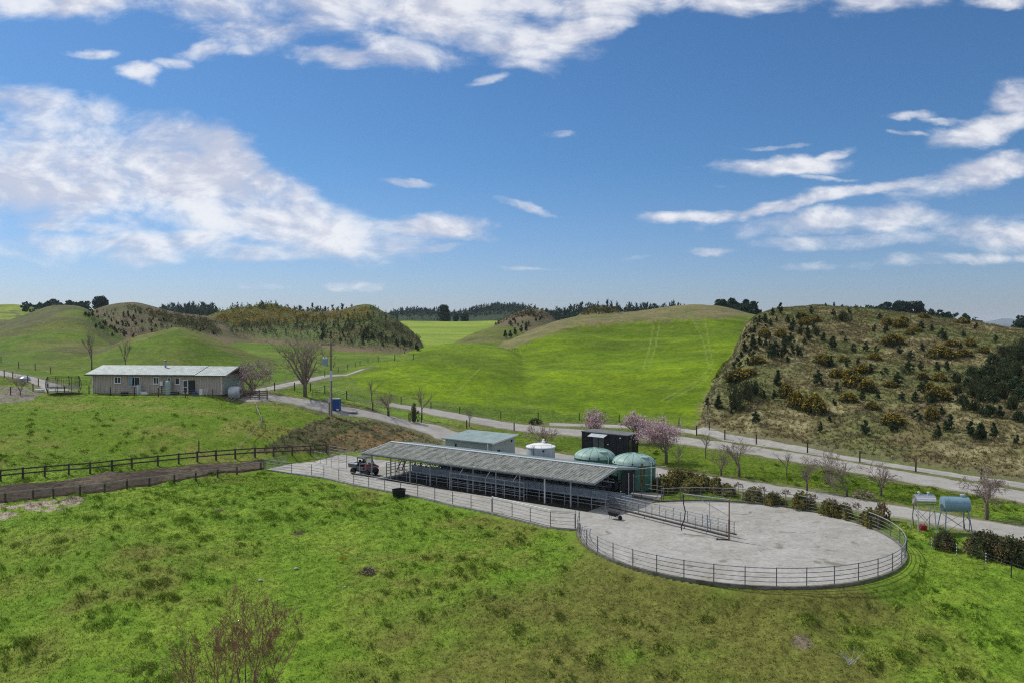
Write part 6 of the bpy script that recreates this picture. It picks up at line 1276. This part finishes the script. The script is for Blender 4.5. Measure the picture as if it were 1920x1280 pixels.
hem = N.new('ShaderNodeMapRange'); hem.inputs['From Min'].default_value = .70; hem.inputs['From Max'].default_value = .56; hem.inputs['To Max'].default_value = 1.0; L.new(sx.outputs['Y'], hem.inputs['Value'])   # broken cloud added over the unseen sky for white fill light
hn = N.new('ShaderNodeTexNoise'); hn.inputs['Scale'].default_value = 3.5; hn.inputs['Detail'].default_value = 7; L.new(tc.outputs['Generated'], hn.inputs['Vector'])
hc = N.new('ShaderNodeMapRange'); hc.interpolation_type = 'SMOOTHSTEP'; hc.inputs['From Min'].default_value = .40; hc.inputs['From Max'].default_value = .58; L.new(hn.outputs['Fac'], hc.inputs['Value'])
hemi = mth('MULTIPLY', hem.outputs[0], hc.outputs[0])
inside = N.new('ShaderNodeMapRange'); inside.inputs['From Min'].default_value = .02; inside.inputs['From Max'].default_value = .2; L.new(acc, inside.inputs['Value'])
alpha = mth('MAXIMUM', mth('MULTIPLY', al.outputs[0], inside.outputs[0]), mth('MULTIPLY', hemi, .9))
# lit tops and lilac grey bodies
cr = N.new('ShaderNodeValToRGB'); e = cr.color_ramp.elements; e[0].position = .38; e[0].color = (CLD[0] * .66, CLD[1] * .68, CLD[2] * .77, 1); e[1].position = .60; e[1].color = (*CLD, 1)
f3 = cloud_noise(4, 8, 2.2, .55, .4, 7.7); L.new(mth('ADD', f3, mth('MULTIPLY', mth('SUBTRACT', f1b, f1), -1.1)), cr.inputs['Fac'])
tn = N.new('ShaderNodeValToRGB'); te = tn.color_ramp.elements; te[0].position = 0.0; te[0].color = (.61, .685, .96, 1); te[1].position = .20; te[1].color = (.385, .645, .875, 1); L.new(sx.outputs['Z'], tn.inputs['Fac'])
mul = N.new('ShaderNodeVectorMath'); mul.operation = 'MULTIPLY'; L.new(sky.outputs[0], mul.inputs[0]); L.new(tn.outputs['Color'], mul.inputs[1])
mx = N.new('ShaderNodeMix'); mx.data_type = 'RGBA'; L.new(alpha, mx.inputs['Factor']); L.new(mul.outputs[0], mx.inputs['A']); L.new(cr.outputs['Color'], mx.inputs['B']); L.new(mx.outputs['Result'], bg.inputs['Color'])

sc.view_settings.view_transform = 'Standard'; sc.view_settings.look = 'None'; sc.view_settings.gamma = 1; sc.view_settings.exposure = EXPO
sc.render.engine = 'CYCLES'; sc.cycles.use_denoising = False; sc.cycles.filter_width = 1.15; sc.cycles.max_bounces = 6; sc.cycles.diffuse_bounces = 3; sc.cycles.transparent_max_bounces = 4; sc.cycles.volume_bounces = 0

hz = bpy.data.materials.new('haze_air'); hz.use_nodes = True; hn_ = hz.node_tree; hn_.nodes.remove(hn_.nodes['Principled BSDF'])
pv = hn_.nodes.new('ShaderNodeVolumePrincipled'); pv.inputs['Color'].default_value = (.80, .90, 1.0, 1); pv.inputs['Density'].default_value = HAZE; pv.inputs['Anisotropy'].default_value = .2
hn_.links.new(pv.outputs[0], hn_.nodes['Material Output'].inputs['Volume'])
hb = MB().box((0, 5400, 40), (16000, 11400, 150)).build('haze', hz); tag(hb, 'thin bluish air over the whole valley', 'haze', None, 'stuff')
